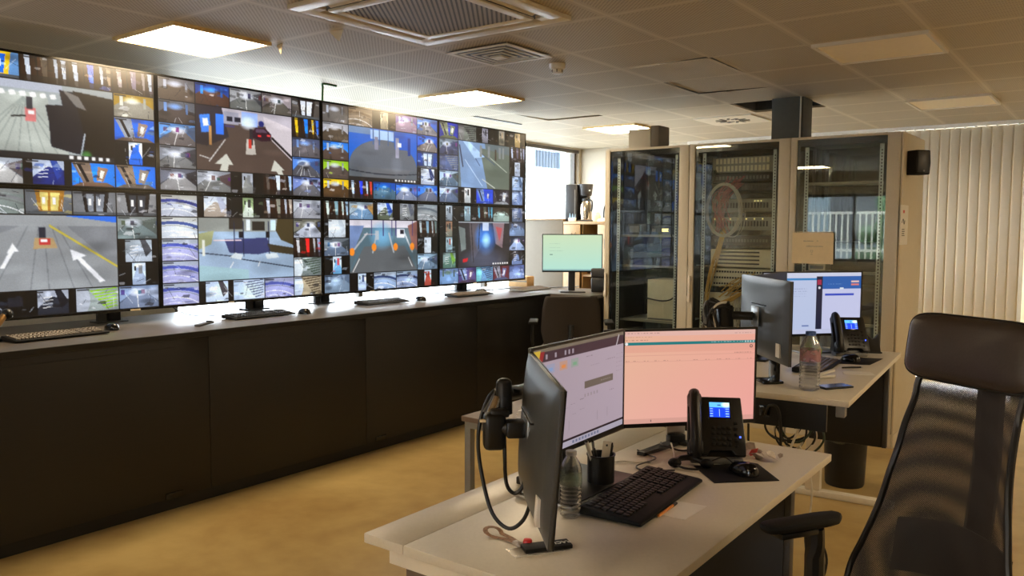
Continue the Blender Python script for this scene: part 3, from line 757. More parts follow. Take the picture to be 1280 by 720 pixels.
def wall_picture(key):
    main, th = WALL[key]
    p = Pic(320, 180, (12, 12, 14))
    pos = [(i, 0) for i in range(5)] + [(4, j) for j in (1, 2, 3)] + [(i, 4) for i in range(5)] + [(0, j) for j in (1, 2, 3)]
    for (cx, cy), t in zip(pos, th):
        s_, bx = p.sub(cx * 0.2 + 0.003, cy * 0.2 + 0.005, cx * 0.2 + 0.197, cy * 0.2 + 0.195)
        thumb(s_, *t); p.paste(s_, bx)
    s_, bx = p.sub(0.203, 0.205, 0.797, 0.795)
    main(s_); s_.relief(RS, 16, 0.16); s_.soften(1); s_.a = np.clip((s_.a - 120) * 1.15 + 124, 3, 255); s_.noise(RS, 0.02, 1); p.paste(s_, bx)
    return p

def blur_marks(p, x0, x1, y, n, col, al=0.6, h=0.006):
    x = x0
    while x < x1:
        w_ = 0.004 + 0.014 * RS.rand()
        p.rect(x, y, min(x1, x + w_), y + h, col, al); x += w_ + 0.004 + 0.01 * RS.rand()

def pic_pink():
    p = Pic(400, 225, (246, 186, 164))
    p.a[:] = p.a + (p.X[..., None] - 0.3) * np.array((4, -14, -2)) + (p.Y[..., None] - 0.5) * np.array((4, -4, 8))
    p.rect(0, 0, 1, 0.055, (238, 190, 178)); blur_marks(p, 0.05, 0.35, 0.02, 9, (150, 110, 110)); blur_marks(p, 0.02, 0.3, 0.062, 9, (150, 110, 100)); blur_marks(p, 0.86, 0.98, 0.035, 3, (120, 90, 90)); blur_marks(p, 0.05, 0.28, 0.095, 4, (160, 110, 100))
    p.rect(0, 0.118, 1, 0.152, (30, 128, 132)); blur_marks(p, 0.01, 0.04, 0.13, 2, (235, 240, 240), 0.9); blur_marks(p, 0.06, 0.12, 0.13, 2, (160, 200, 200), 0.9); p.blob(0.135, 0.135, 0.01, 0.016, (245, 245, 245), 1, False)
    blur_marks(p, 0.7, 0.92, 0.128, 2, (225, 240, 240), 0.9); 
    for i in range(4): p.rect(0.93 + i * 0.018, 0.126, 0.94 + i * 0.018, 0.144, (230, 240, 240), 0.8)
    p.rect(0, 0.152, 1, 0.23, (238, 168, 148), 0.6); m = np.abs(np.hypot((p.X - 0.975) * 1.78, p.Y - 0.185) - 0.014) < 0.004; p.a[m] = (80, 60, 60)
    p.rect(0, 0.262, 1, 0.265, (225, 160, 145)); blur_marks(p, 0.01, 0.06, 0.245, 2, (150, 110, 100)); blur_marks(p, 0.86, 0.98, 0.25, 2, (170, 120, 110)); blur_marks(p, 0.01, 0.06, 0.275, 4, (140, 100, 90)); 
    for x in (0.01, 0.08, 0.13, 0.18, 0.25, 0.32, 0.38, 0.47, 0.58, 0.66, 0.74, 0.8, 0.87, 0.95): blur_marks(p, x, x + 0.03, 0.318, 1, (130, 90, 84), 0.7)
    p.rect(0, 0.33, 1, 0.333, (226, 164, 148)); p.rect(0.27, 0.46, 0.285, 0.464, (180, 120, 110)); p.rect(0, 0.95, 1, 1.0, (214, 160, 146), 0.6); p.rect(0.3, 0.965, 0.306, 0.985, (90, 70, 80))
    return p
def pic_lavender():
    p = Pic(400, 225, (178, 160, 172))
    p.a[:] = p.a + (p.X[..., None] - 0.5) * np.array((8, 8, 10))
    p.rect(0, 0, 1, 0.035, (120, 108, 92)); p.rect(0, 0.035, 1, 0.13, (66, 44, 56)); p.poly([(0, 0.02), (0.07, 0.02), (0.05, 0.14), (0, 0.14)], (212, 176, 60)); p.poly([(0.07, 0.03), (0.11, 0.03), (0.09, 0.12), (0.055, 0.12)], (150, 40, 44))
    for x in (0.12, 0.21, 0.31, 0.35, 0.39): p.rect(x, 0.06, x + 0.018, 0.105, (190, 180, 190), 0.8)
    p.line((0.94, 0.03), (0.91, 0.13), 0.01, (190, 180, 188))
    p.poly([(0, 0.14), (0.1, 0.14), (0.08, 0.2), (0, 0.24)], (196, 186, 120))
    for x, c in ((0.16, (130, 160, 205)), (0.29, (230, 140, 70)), (0.41, (120, 168, 130))):
        p.rect(x - 0.03, 0.16, x + 0.05, 0.245, c, 0.35); p.rect(x - 0.01, 0.195, x + 0.03, 0.225, c, 0.9)
    blur_marks(p, 0.55, 0.62, 0.17, 1, (110, 90, 100)); blur_marks(p, 0.6, 0.7, 0.27, 1, (120, 100, 110)); blur_marks(p, 0.78, 0.9, 0.25, 1, (120, 100, 110)); p.rect(0.1, 0.3, 0.14, 0.36, (160, 140, 120), 0.6)
    for i in range(5): blur_marks(p, 0.91, 0.99, 0.22 + i * 0.045, 1, (130, 110, 120))
    p.rect(0.53, 0.42, 0.87, 0.49, (110, 96, 86)); blur_marks(p, 0.72, 0.84, 0.45, 1, (180, 170, 160)); 
    for i in range(5): p.rect(0.53 + i * 0.035, 0.54, 0.545 + i * 0.035, 0.575, (150, 134, 140), 0.8)
    for (x, y) in ((0.3, 0.62), (0.38, 0.6), (0.48, 0.58), (0.4, 0.7), (0.48, 0.68), (0.83, 0.58)): blur_marks(p, x, x + 0.05, y, 1, (120, 100, 112), 0.8)
    for x in (0.36, 0.68, 0.8): p.rect(x, 0.75, x + 0.004, 0.85, (140, 124, 132), 0.7)
    p.rect(0, 0.925, 1, 0.945, (40, 26, 34)); p.rect(0, 0.945, 1, 1, (176, 168, 184)); 
    for i in range(9): p.rect(0.4 + i * 0.035, 0.96, 0.42 + i * 0.035, 0.985, (90, 100, 130), 0.8)
    return p
def pic_green():
    p = Pic(160, 90, (206, 242, 214)); p.a[:] = p.a + (p.Y[..., None] - 0.5) * np.array((-26, 0, 24))
    for y in (0.24, 0.36, 0.44): blur_marks(p, 0.12, 0.2 + 0.15 * RS.rand(), y, 1, (150, 190, 170), 0.8, 0.012)
    p.rect(0.12, 0.54, 0.17, 0.57, (90, 130, 120)); p.rect(0, 0.97, 1, 1, (150, 190, 190)); return p
def pic_blueform():
    p = Pic(256, 144, (206, 214, 242)); p.rect(0, 0, 1, 0.08, (214, 218, 240)); p.rect(0, 0.09, 0.54, 0.125, (60, 140, 205)); p.rect(0, 0.125, 0.54, 1, (196, 208, 240)); p.rect(0.0, 0.93, 0.54, 1, (190, 205, 236))
    for i in range(9): blur_marks(p, 0.02, 0.14, 0.17 + i * 0.08, 1, (150, 160, 200), 0.7, 0.01)
    for i in range(4): blur_marks(p, 0.26, 0.44, 0.26 + i * 0.04, 1, (150, 160, 200), 0.7, 0.01)
    p.rect(0.54, 0.06, 0.6, 0.93, (34, 36, 60)); p.rect(0.6, 0.06, 1, 0.27, (44, 100, 180)); p.rect(0.545, 0.12, 0.59, 0.2, (170, 50, 80)); p.blob(0.57, 0.25, 0.012, 0.02, (230, 230, 240), 1, False)
    p.rect(0.6, 0.27, 1, 0.93, (206, 210, 244)); p.rect(0.63, 0.35, 0.93, 0.385, (56, 80, 200)); p.rect(0.9, 0.14, 0.98, 0.165, (240, 200, 190)); p.rect(0.9, 0.19, 0.98, 0.215, (230, 130, 120)); p.rect(0.78, 0.25, 0.82, 0.28, (230, 240, 250)); blur_marks(p, 0.66, 0.8, 0.15, 1, (190, 210, 240)); blur_marks(p, 0.66, 0.8, 0.19, 1, (190, 210, 240)); p.rect(0, 0.93, 1, 1, (200, 206, 236)); p.rect(0.1, 0.88, 0.2, 0.92, (80, 140, 200)); p.rect(0.4, 0.86, 0.47, 0.88, (100, 120, 180)); return p
def pic_dark():
    p = Pic(64, 36, (26, 26, 30)); return p
def pic_phone():
    p = Pic(80, 64, (16, 60, 215)); p.rect(0, 0, 1, 0.35, (90, 170, 245)); p.blob(0.85, 0.15, 0.3, 0.25, (225, 235, 190)); p.rect(0.4, 0.16, 0.58, 0.22, (20, 40, 100)); p.rect(0.49, 0.45, 0.51, 0.95, (160, 190, 250))
    for y in (0.42, 0.58, 0.74, 0.9): p.rect(0.03, y, 0.18, y + 0.05, (150, 190, 250)); p.rect(0.8, y, 0.97, y + 0.05, (150, 190, 250))
    return p

H_C = 2.533   # ceiling height
# ------------------------------------------------------------------ room shell
XL, XR, YB, YF = -5.7, 2.6, 9.05, -3.2
struct('floor', MB().span((XL - 0.2, YF - 0.2, -0.1), (XR + 0.2, YB + 0.2, 0)), M_floor)
# ceiling: one quad per tile, the tile over the racks is missing
cb = MB(); bmc = cb.bm
xs = [XL - 0.2] + [-4.46 + 0.6 * k for k in range(-2, 12) if XL - 0.2 < -4.46 + 0.6 * k < XR + 0.2] + [XR + 0.2]
ys = [YF - 0.2] + [2.3 + 0.6 * k for k in range(-9, 12) if YF - 0.2 < 2.3 + 0.6 * k < YB + 0.2] + [YB + 0.2]
for i in range(len(xs) - 1):
    for j in range(len(ys) - 1):
        if abs(xs[i] + 2.66) < 0.01 and abs(ys[j] - 6.5) < 0.01: continue
        dz = 0.0
        # a few tiles sit a little crooked
        cz = {(-4.46, 5.9): (0, 0, 0.012, 0.012), (-2.66, 4.1): (0.0, 0.01, 0.01, 0), (-2.06, 4.7): (0.012, 0, 0, 0.0), (-2.66, 5.3): (0.014, 0, 0, 0.012)}.get((round(xs[i], 2), round(ys[j], 2)), (0, 0, 0, 0))
        q = [(xs[i], ys[j]), (xs[i + 1], ys[j]), (xs[i + 1], ys[j + 1]), (xs[i], ys[j + 1])]
        bmc.faces.new([bmc.verts.new((a, b, H_C + c)) for (a, b), c in zip(q, cz)])
        bmc.faces.new([bmc.verts.new((a, b, H_C + 0.05)) for (a, b) in q][::-1]) if False else None
struct('ceiling', cb, M_ceil)
hb = MB()
hb.span((-2.68, 6.48, H_C + 0.02), (-2.665, 7.12, H_C + 0.5)); hb.span((-2.055, 6.48, H_C + 0.02), (-2.04, 7.12, H_C + 0.5))
hb.span((-2.68, 6.485, H_C + 0.02), (-2.04, 6.5, H_C + 0.5)); hb.span((-2.68, 7.105, H_C + 0.02), (-2.04, 7.12, H_C + 0.5))
struct('trim_1', hb, M_rackin)
tp = MB(); tp.span((XL - 0.2, YF - 0.2, H_C + 0.5), (XR + 0.2, YB + 0.2, H_C + 0.55))
struct('ceiling_slab', tp, M_rackin)
# left wall with a long window behind the screens
WZ0, WZ1 = 0.55, 2.505
wl = MB()
wl.span((XL - 0.2, YF - 0.2, 0), (XL, 3.36, H_C + 0.5)); wl.span((XL - 0.2, 3.36, 0), (XL, YB + 0.2, WZ0)); wl.span((XL - 0.2, 3.36, WZ1), (XL, YB + 0.2, H_C + 0.5)); wl.span((XL - 0.2, 9.0, WZ0), (XL, YB + 0.2, WZ1))
struct('wall_left', wl, M_wall)
wf = MB()
for y in (3.36, 5.24, 7.12, 8.96): wf.span((XL - 0.10, y, WZ0), (XL - 0.04, y + 0.05, WZ1))
wf.span((XL - 0.10, 3.36, WZ0), (XL - 0.02, 9.0, WZ0 + 0.05)); wf.span((XL - 0.10, 3.36, WZ1 - 0.03), (XL + 0.005, 9.0, WZ1 + 0.01))
struct('window_1', wf, M_frame)
struct('window_1_pane', MB().span((XL - 0.075, 3.40, WZ0 + 0.04), (XL - 0.069, 8.97, WZ1 - 0.04)), G_win)
# back wall; behind the blinds it is a window too
wb = MB()
wb.span((XL, YB, 0), (-4.0, YB + 0.2, H_C + 0.5)); wb.span((-4.0, YB, 2.45), (XR, YB + 0.2, H_C + 0.5)); wb.span((-0.77, YB, 0), (XR, YB + 0.2, H_C + 0.5)); wb.span((-4.0, YB, 0), (-0.77, YB + 0.2, 0.02))
struct('wall_back', wb, M_wall)
wf = MB()
for x in (-4.0, -2.4, -0.82): wf.span((x, YB + 0.08, 0.02), (x + 0.05, YB + 0.13, 2.45))
wf.span((-4, YB + 0.08, 0.02), (-0.77, YB + 0.13, 0.06)); wf.span((-4, YB + 0.08, 2.4), (-0.77, YB + 0.13, 2.45))
struct('window_2', wf, M_frame)
struct('wall_right', MB().span((XR, YF - 0.2, 0), (XR + 0.2, YB + 0.2, H_C + 0.5)), M_wall)
# front wall (behind the camera) with the window that the rack doors mirror, plus an added opening for daylight
wfm = MB()
wfm.span((XL, YF - 0.2, 0), (-4.75, YF, H_C + 0.5)); wfm.span((-3.0, YF - 0.2, 0), (-0.9, YF, H_C + 0.5)); wfm.span((-0.4, YF - 0.2, 0), (XR, YF, H_C + 0.5)); wfm.span((-0.9, YF - 0.2, 0), (-0.4, YF, 0.95)); wfm.span((-0.9, YF - 0.2, 2.15), (-0.4, YF, H_C + 0.5)); wfm.span((-4.75, YF - 0.2, 0), (-3.0, YF, 0.95)); wfm.span((-4.75, YF - 0.2, 2.15), (-3.0, YF, H_C + 0.5))
struct('wall_front', wfm, M_wall)
wf = MB()
for x in (-4.75, -3.9, -3.05): wf.span((x, YF - 0.12, 0.95), (x + 0.05, YF - 0.06, 2.15))
wf.span((-4.75, YF - 0.12, 0.95), (-3.0, YF - 0.06, 1.0)); wf.span((-4.75, YF - 0.12, 2.1), (-3.0, YF - 0.06, 2.15))
struct('window_3', wf, M_frame)
wf = MB()  # unseen narrow window, added for neutral daylight on desk and racks
for x in (-0.9, -0.45): wf.span((x, YF - 0.12, 0.95), (x + 0.05, YF - 0.06, 2.15))
wf.span((-0.9, YF - 0.12, 0.95), (-0.4, YF - 0.06, 1.0)); wf.span((-0.9, YF - 0.12, 2.1), (-0.4, YF - 0.06, 2.15))
struct('added_daylight_window', wf, M_frame)
# outdoors
struct('ground_outside', MB().span((-30, -25, -0.3), (20, 30, -0.12)), M_ground)
rl = thing('outdoor_railing', 'white metal railing mirrored in the right rack door', 'railing', (-4.2, -5.2, -0.12))
rb = MB()
rb.span((-2.6, -0.02, 1.95), (2.6, 0.02, 2.0)); rb.span((-2.6, -0.02, 1.2), (2.6, 0.02, 1.25))
rb.build('rail', M_white, rl)
rb = MB()
for k in range(46): rb.span((-2.6 + k * 0.115, -0.012, 0), (-2.6 + k * 0.115 + 0.03, 0.012, 1.96))
tag(rb.build('bars', M_white, rl), kind='stuff')
hd = MB()
rr = random.Random(3)
for k in range(40): hd.sphere((rr.uniform(0.2, 1.9), rr.uniform(-0.4, 0.4), rr.uniform(0.2, 2.3)), rr.uniform(0.2, 0.4), seg=8)
tag(hd.build('hedge', M_hedge, loc=(-4.6, -6.4, -0.12)), 'dark green hedge outside mirrored in the rack glass', 'hedge')
op = thing('opposite_building', 'grey-blue building outside mirrored in the right rack door', 'building', (-4.5, -9.0, -0.12))
MB().span((-6, -3, 0), (2.5, 0, 7)).build('wall', mat('render_wall', rgb(96, 106, 112), 0.9), op)
for k in range(4): MB().span((-5 + k * 1.8, 0.0, 1.3), (-3.9 + k * 1.8, 0.04, 3.0)).build('window', M_dkgrey, op)
fb = thing('louvred_balcony', 'pale blue slatted balcony screen seen through the window', 'balcony', (-9.0, 13.05, 2.4))
b_ = MB()
for k in range(9): b_.span((-0.02, -0.42 + k * 0.1, 0.28), (0.02, -0.36 + k * 0.1, 1.05))
b_.build('slats', mat('balcony_slats', rgb(34, 52, 74), 0.7), fb)
b_ = MB(); b_.span((-0.05, -0.5, 0.16), (0.05, 0.5, 0.28)); b_.span((-0.05, -0.5, 0.28), (0.05, -0.44, 1.1)); b_.span((-0.05, 0.44, 0.28), (0.05, 0.5, 1.1))
b_.span((-0.06, -0.5, -2.52), (0.06, -0.42, 0.16)); b_.span((-0.06, 0.42, -2.52), (0.06, 0.5, 0.16)); b_.build('frame', M_railing, fb)

# ------------------------------------------------------------------ vertical blind in front of the back window
vb = thing('vertical_blind', 'cream vertical blind of overlapping fabric slats behind the racks', 'blind', (-2.4, 8.93, 0))
MB().span((-1.75, -0.02, 2.495), (1.66, 0.02, 2.53)).build('headrail', M_white, vb)
k = 0; x = 1.56 - 0.088 * 36
slm = None
while x < 1.565:
    if slm is None:
        b_ = MB()
        b_.grid(lambda u, v: ((u - 0.5) * 0.0905, -0.0018 * math.sin(u * PI), 0.06 + v * 2.43), 6, 1)
        s_ = b_.build('slat', M_slat, vb, loc=(x, 0, 0), rz=math.radians(-2)); slm = s_
        sd = s_.modifiers.new('thick', 'SOLIDIFY'); sd.thickness = 0.0015
    else:
        s_ = slm.copy(); COL.objects.link(s_); s_.location = (x, 0, 0)
    x += 0.088; k += 1
tb = MB(); n = 0
x = -1.7
while x < 1.6: tb.sphere((x, -0.022, 2.492), 0.012, seg=8); x += 0.088
tb.build('carriers', M_white, vb)

# ------------------------------------------------------------------ ceiling fittings
def ceiling_light(x, y, on, label, z=H_C):
    t = thing('ceiling_light', label, 'ceiling light', (x, y, z), 0, 'square ceiling light panels')
    fr = MB()
    for a, b_, c, d in ((-0.297, -0.297, 0.297, -0.279), (-0.297, 0.279, 0.297, 0.297), (-0.297, -0.279, -0.279, 0.279), (0.279, -0.279, 0.297, 0.279)):
        fr.span((a, b_, -0.018), (c, d, 0.004))
    fr.build('frame', M_rim if on else M_white, t)
    MB().span((-0.279, -0.279, -0.010), (0.279, 0.279, 0.0)).build('diffuser', M_lamp if on else M_lens, t)
    return t
ceiling_light(-4.16, 2.6, True, 'lit square light panel above the left screens, nearest of the lit ones')
ceiling_light(-4.16, 5.0, True, 'lit square light panel above the last screen column, middle one')
ceiling_light(-4.16, 7.4, True, 'lit square light panel near the window corner, farthest of the lit ones')
ceiling_light(-1.16, 5.0, False, 'unlit square light panel at upper right, the nearer one')
ceiling_light(-1.16, 7.4, False, 'unlit square light panel in front of the blind, the farther one')
ceiling_light(1.84, 6.2, True, 'unseen light panel added at the far right to light the blind')  # out of view; added to put warm light on the blind
ceiling_light(1.24, 3.2, True, 'unseen light panel added right of the chair to light the desk')  # out of view; added to brighten the near desk
ceiling_light(-1.16, -1.6, True, 'unseen light panel added behind the viewer over the aisle')  # added lamp behind the camera, fills the foreground with warm light
ceiling_light(-4.16, -1.6, True, 'unseen light panel added behind the viewer by the left wall')  # added lamp behind the camera, more warm fill from the left

ac = thing('ceiling_air_conditioner', 'white square ceiling cassette air conditioner with striped grille', 'air conditioner', (-2.68, 2.93, H_C))
f_ = MB()
for sgn in (-1, 1):
    f_.box((0, sgn * 0.438, -0.010), (0.95, 0.074, 0.022), bev=0.003); f_.box((sgn * 0.438, 0, -0.010), (0.074, 0.802, 0.022), bev=0.003)
    for s2 in (-1, 1): f_.box((sgn * 0.375, s2 * 0.375, -0.010), (0.052, 0.052, 0.020))
f_.build('frame', M_whitem, ac)
f_ = MB()
for sgn in (-1, 1):
    f_.box((0, sgn * 0.320, -0.020), (0.69, 0.05, 0.012), bev=0.003); f_.box((sgn * 0.320, 0, -0.020), (0.05, 0.59, 0.012), bev=0.003)
f_.build('grille_frame', M_whitem, ac)
MB().span((-0.295, -0.295, -0.022), (0.295, 0.295, -0.014)).build('grille', M_grille, ac)
MB().span((-0.40, -0.40, -0.004), (0.40, 0.40, 0.004)).build('outlet_throat', M_black, ac)
for a in range(4):
    fl = MB().box((0, 0.378, -0.012), (0.60, 0.030, 0.003), rot=Matrix.Rotation(0.45, 3, 'X')).build('air_flap', M_whitem, ac); fl.rotation_euler = (0, 0, a * PI / 2)
MB().box((0.30, -0.44, -0.022), (0.07, 0.03, 0.004), bev=0.001).build('badge', M_white, ac)

vt = thing('ceiling_vent', 'square four-way air diffuser in front of the cassette unit', 'vent', (-3.0, 3.86, H_C))
f_ = MB()
for k, s_ in enumerate((0.225, 0.168, 0.122, 0.076)):
    w_ = 0.03 if k == 0 else 0.014
    z = -0.012 - 0.002 * k
    for sgn in (-1, 1):
        f_.box((0, sgn * (s_ - w_ / 2), z), (2 * s_, w_, 0.005)); f_.box((sgn * (s_ - w_ / 2), 0, z), (w_, 2 * s_ - 2 * w_, 0.005))
f_.build('louvres', M_whitem, vt)
MB().span((-0.205, -0.205, -0.003), (0.205, 0.205, -0.001)).build('backing', M_black, vt)
MB().span((-0.04, -0.04, -0.03), (0.04, 0.04, -0.02)).build('centre_plate', M_whitem, vt)

sm = thing('smoke_detector', 'small round white smoke detector on the ceiling', 'smoke detector', (-2.9, 4.32, H_C))
MB().lathe([(0.05, 0), (0.05, -0.02), (0.045, -0.03), (0.034, -0.034), (0.034, -0.045)]).build('base', M_white, sm)
MB().lathe([(0.036, -0.044), (0.036, -0.05), (0.03, -0.058), (0.02, -0.062), (0.0, -0.063)]).build('sensor', M_white, sm)
b_ = MB()
for a in range(6): b_.box((0.034 * math.cos(a * PI / 3), 0.034 * math.sin(a * PI / 3), -0.046), (0.006, 0.006, 0.016))
b_.build('cage', M_dkgrey, sm)

rd = thing('swirl_diffuser', 'round swirl air outlet plate beside the missing ceiling tile', 'vent', (-3.0, 7.42, H_C))
MB().span((-0.28, -0.28, -0.01), (0.28, 0.28, 0.0)).build('plate', M_whitem, rd)
b_ = MB()
for a in range(12):
    an = a * PI / 6
    b_.box((0.11 * math.cos(an), 0.11 * math.sin(an), -0.011), (0.10, 0.026, 0.004), rz=an + 0.4)
b_.build('slots', M_black, rd)
sl = thing('slot_vent', 'long narrow dark slot in the ceiling above the farthest screens', 'vent', (-4.83, 6.2, H_C))
MB().span((-0.02, -0.35, -0.006), (0.02, 0.35, 0.0)).build('slot', M_dkgrey, sl)
MB().span((-0.03, -0.36, -0.004), (-0.02, 0.36, 0.0)).build('lip', M_whitem, sl)
for (x, y, a, lb, m_) in ((-3.354, 2.921, 0.3, 'small white folded tab hanging from a tile beside the cassette unit', M_white), (-3.86, 2.95, -0.3, 'small tan folded tab hanging beside the nearest lit panel', M_paper_tan)):
    tag(MB().prism([(-0.045, 0), (0.045, 0), (0.02, -0.06)], 0.002, Matrix.Translation((0, 0, 0)) @ Matrix.Rotation(PI / 2, 4, 'X')).build('ceiling_tab', m_, loc=(x, y, H_C), rz=a), lb, 'tab')
gc = thing('cable_hook', 'green plastic cable hook between screen top and ceiling', 'hook', (-4.62, 3.90, H_C))
MB().tube([(0, 0.12, -0.006), (0, 0, -0.006), (0.0, -0.005, -0.03), (0.0, -0.01, -0.13)], 0.007, n=3).build('hook', M_green, gc)

# cable trunking from the middle rack up through the missing tile
dc = thing('cable_trunking', 'dark grey metal cable duct rising from rack tops into ceiling', 'duct', (-2.15, 6.56, 2.166))
MB().span((-0.135, -0.12, 0), (0.085, 0.12, 0.62), bev=0.004).build('duct', M_duct, dc)
MB().span((0.0855, -0.10, 0), (0.105, 0.12, 0.60), bev=0.003).build('side_cover', M_rackin, dc)
MB().tube([(0.09, -0.125, 0), (0.092, -0.126, 0.3), (0.09, -0.12, 0.58)], 0.006).build('pipe', M_white, dc)
bx = thing('service_box', 'beige service box standing on top of the left rack', 'box', (-3.38, 6.45, 2.166))
MB().span((-0.13, -0.1, 0), (0.08, 0.1, 0.20), bev=0.003).build('body', M_rackside, bx)
MB().span((0.085, -0.1, 0), (0.16, 0.1, 0.22), bev=0.003).build('conduit', M_tan, bx)

# ------------------------------------------------------------------ counter below the video wall
CX, CZ, CY1 = -3.95, 0.949, 5.80
ct = thing('long_counter', 'long dark wooden counter running under the video wall', 'counter', (CX, 0, 0))
wt = MB()
wt.span((-1.0, -1.2, CZ - 0.032), (0.0, CY1, CZ), bev=0.002); wt.build('worktop', M_counter, ct)
tag(MB().span((0.001, -1.2, CZ - 0.03), (0.004, CY1, CZ - 0.002)).build('edge_band', M_black, ct), 'black edge band')
ys_ = [-1.2, 0.23, 1.38, 2.53, 3.68, 4.83, CY1 - 0.01]
for a, b_ in zip(ys_, ys_[1:]):
    MB().span((-0.05, a + 0.0015, 0.075), (-0.018, b_ - 0.0015, CZ - 0.034), bev=0.001).build('front_panel', M_front, ct)
    m_ = MB().span((-0.0175, a + 0.12, CZ - 0.075), (-0.0165, b_ - 0.2, CZ - 0.072)); m_.build('groove', M_front2, ct)
MB().span((-0.09, -1.2, 0), (-0.06, CY1 - 0.02, 0.075)).build('plinth', M_front2, ct)
MB().span((-0.95, CY1 - 0.03, 0), (-0.05, CY1 - 0.012, CZ - 0.034)).build('end_panel', M_front, ct)
MB().span((-0.97, -1.2, 0), (-0.95, CY1 - 0.02, CZ - 0.034)).build('back_panel', M_front, ct)
for y in (2.31, 3.81, 0.8): MB().box((-0.017, y, 0.09), (0.008, 0.1, 0.035), bev=0.012).build('cable_grommet', M_gloss, ct)
rt = thing('return_worktop', 'dark worktop section at the far end of the counter', 'worktop', (-3.95, 5.8, 0))
MB().span((-0.95, 0.005, CZ - 0.032), (0.40, 0.72, CZ), bev=0.002).build('worktop', M_counter, rt)
MB().span((-0.02, 0.03, 0.0), (0.38, 0.05, CZ - 0.034)).build('front_panel', M_front, rt)
MB().span((0.36, 0.055, 0.0), (0.38, 0.70, CZ - 0.034)).build('side_panel', M_front, rt)
MB().span((-0.95, 0.68, 0.0), (0.35, 0.70, CZ - 0.034)).build('back_panel', M_front, rt)

# ------------------------------------------------------------------ video wall
PW, PH, PX, PZ0, PY0 = 1.2223, 0.687, -4.56, 1.022, 2.603
st_y = (2.40, 3.40, 3.98, 5.56)
WHERE = {0: 'left column', 1: 'second column', 2: 'third column', 3: 'last column'}
DESC = {(0, 1): 'showing daylight paving and deep shade', (0, 0): 'showing a ramp with two white arrows', (1, 1): 'showing a red car in a garage entrance', (1, 0): 'showing barriers on a sunlit forecourt',
        (2, 1): 'showing an empty blue-walled hall', (2, 0): 'showing orange cones at entry lanes', (3, 1): 'showing grey and green ramps', (3, 0): 'showing a corridor with a blue glow'}
for (c, r) in WALL:
    y = PY0 + (c - 1) * PW + PW / 2
    z = PZ0 + r * PH
    t = thing('wall_display', 'wall screen %s, %s of the %s' % (DESC[(c, r)], 'upper one' if r else 'lower one', WHERE[c]), 'screen', (PX, y, z), PI / 2, 'screens of the video wall')
    # local: +X runs along world +Y, screen faces local -Y = world +X
    b_ = MB()
    bz = 0.012
    b_.span((-PW / 2 + 0.0002, 0.0, 0.0002), (PW / 2 - 0.0002, 0.016, PH - 0.0002))
    b_.span((-PW / 2 + 0.12, 0.016, 0.08), (PW / 2 - 0.12, 0.055, PH - 0.08), bev=0.006)
    b_.build('housing', M_black, t)
    b_ = MB()
    b_.span((-PW / 2 + 0.0002, -0.004, 0.0002), (PW / 2 - 0.0002, 0.0, bz)); b_.span((-PW / 2 + 0.0002, -0.004, PH - bz), (PW / 2 - 0.0002, 0.0, PH - 0.0002))
    b_.span((-PW / 2 + 0.0002, -0.004, bz), (-PW / 2 + bz, 0, PH - bz)); b_.span((PW / 2 - bz, -0.004, bz), (PW / 2 - 0.0002, 0, PH - bz))
    b_.build('bezel', M_gloss, t)
    screen_mesh('screen', wall_picture((c, r)), PW - 2 * bz, PH - 2 * bz, M_scr, t, y=-0.0015, z0=bz)
    if r == 0: MB().span((0.42 if c == 0 else -0.16, -0.006, 0.001), (0.48 if c == 0 else -0.12, -0.0045, 0.010)).build('sticker', M_paper_tan if c == 0 else M_paper, t)
for i, y in enumerate(st_y):
    t = thing('screen_stand', ('black screen support post behind the %s keyboard' % ('first', 'second', 'second', 'last')[i]) if i != 2 else 'black screen support post right of the second mouse', 'stand', (-4.74, y, CZ), 0, 'support posts of the video wall')
    MB().span((-0.03, -0.035, 0.008), (0.03, 0.035, 1.40), bev=0.003).build('post', M_black, t)
    MB().span((-0.05, -0.11, 0.0), (0.05, 0.07, 0.008), bev=0.002).build('foot_plate', M_dkgrey, t)
    MB().span((-0.012, -0.09, 0.008), (0.012, -0.04, 0.25)).build('side_plate', M_dkgrey, t)
    MB().span((0.03, -0.03, 0.3), (0.115, 0.03, 0.36)).build('bracket', M_dkgrey, t)
    MB().span((0.03, -0.03, 1.0), (0.115, 0.03, 1.06)).build('bracket', M_dkgrey, t)

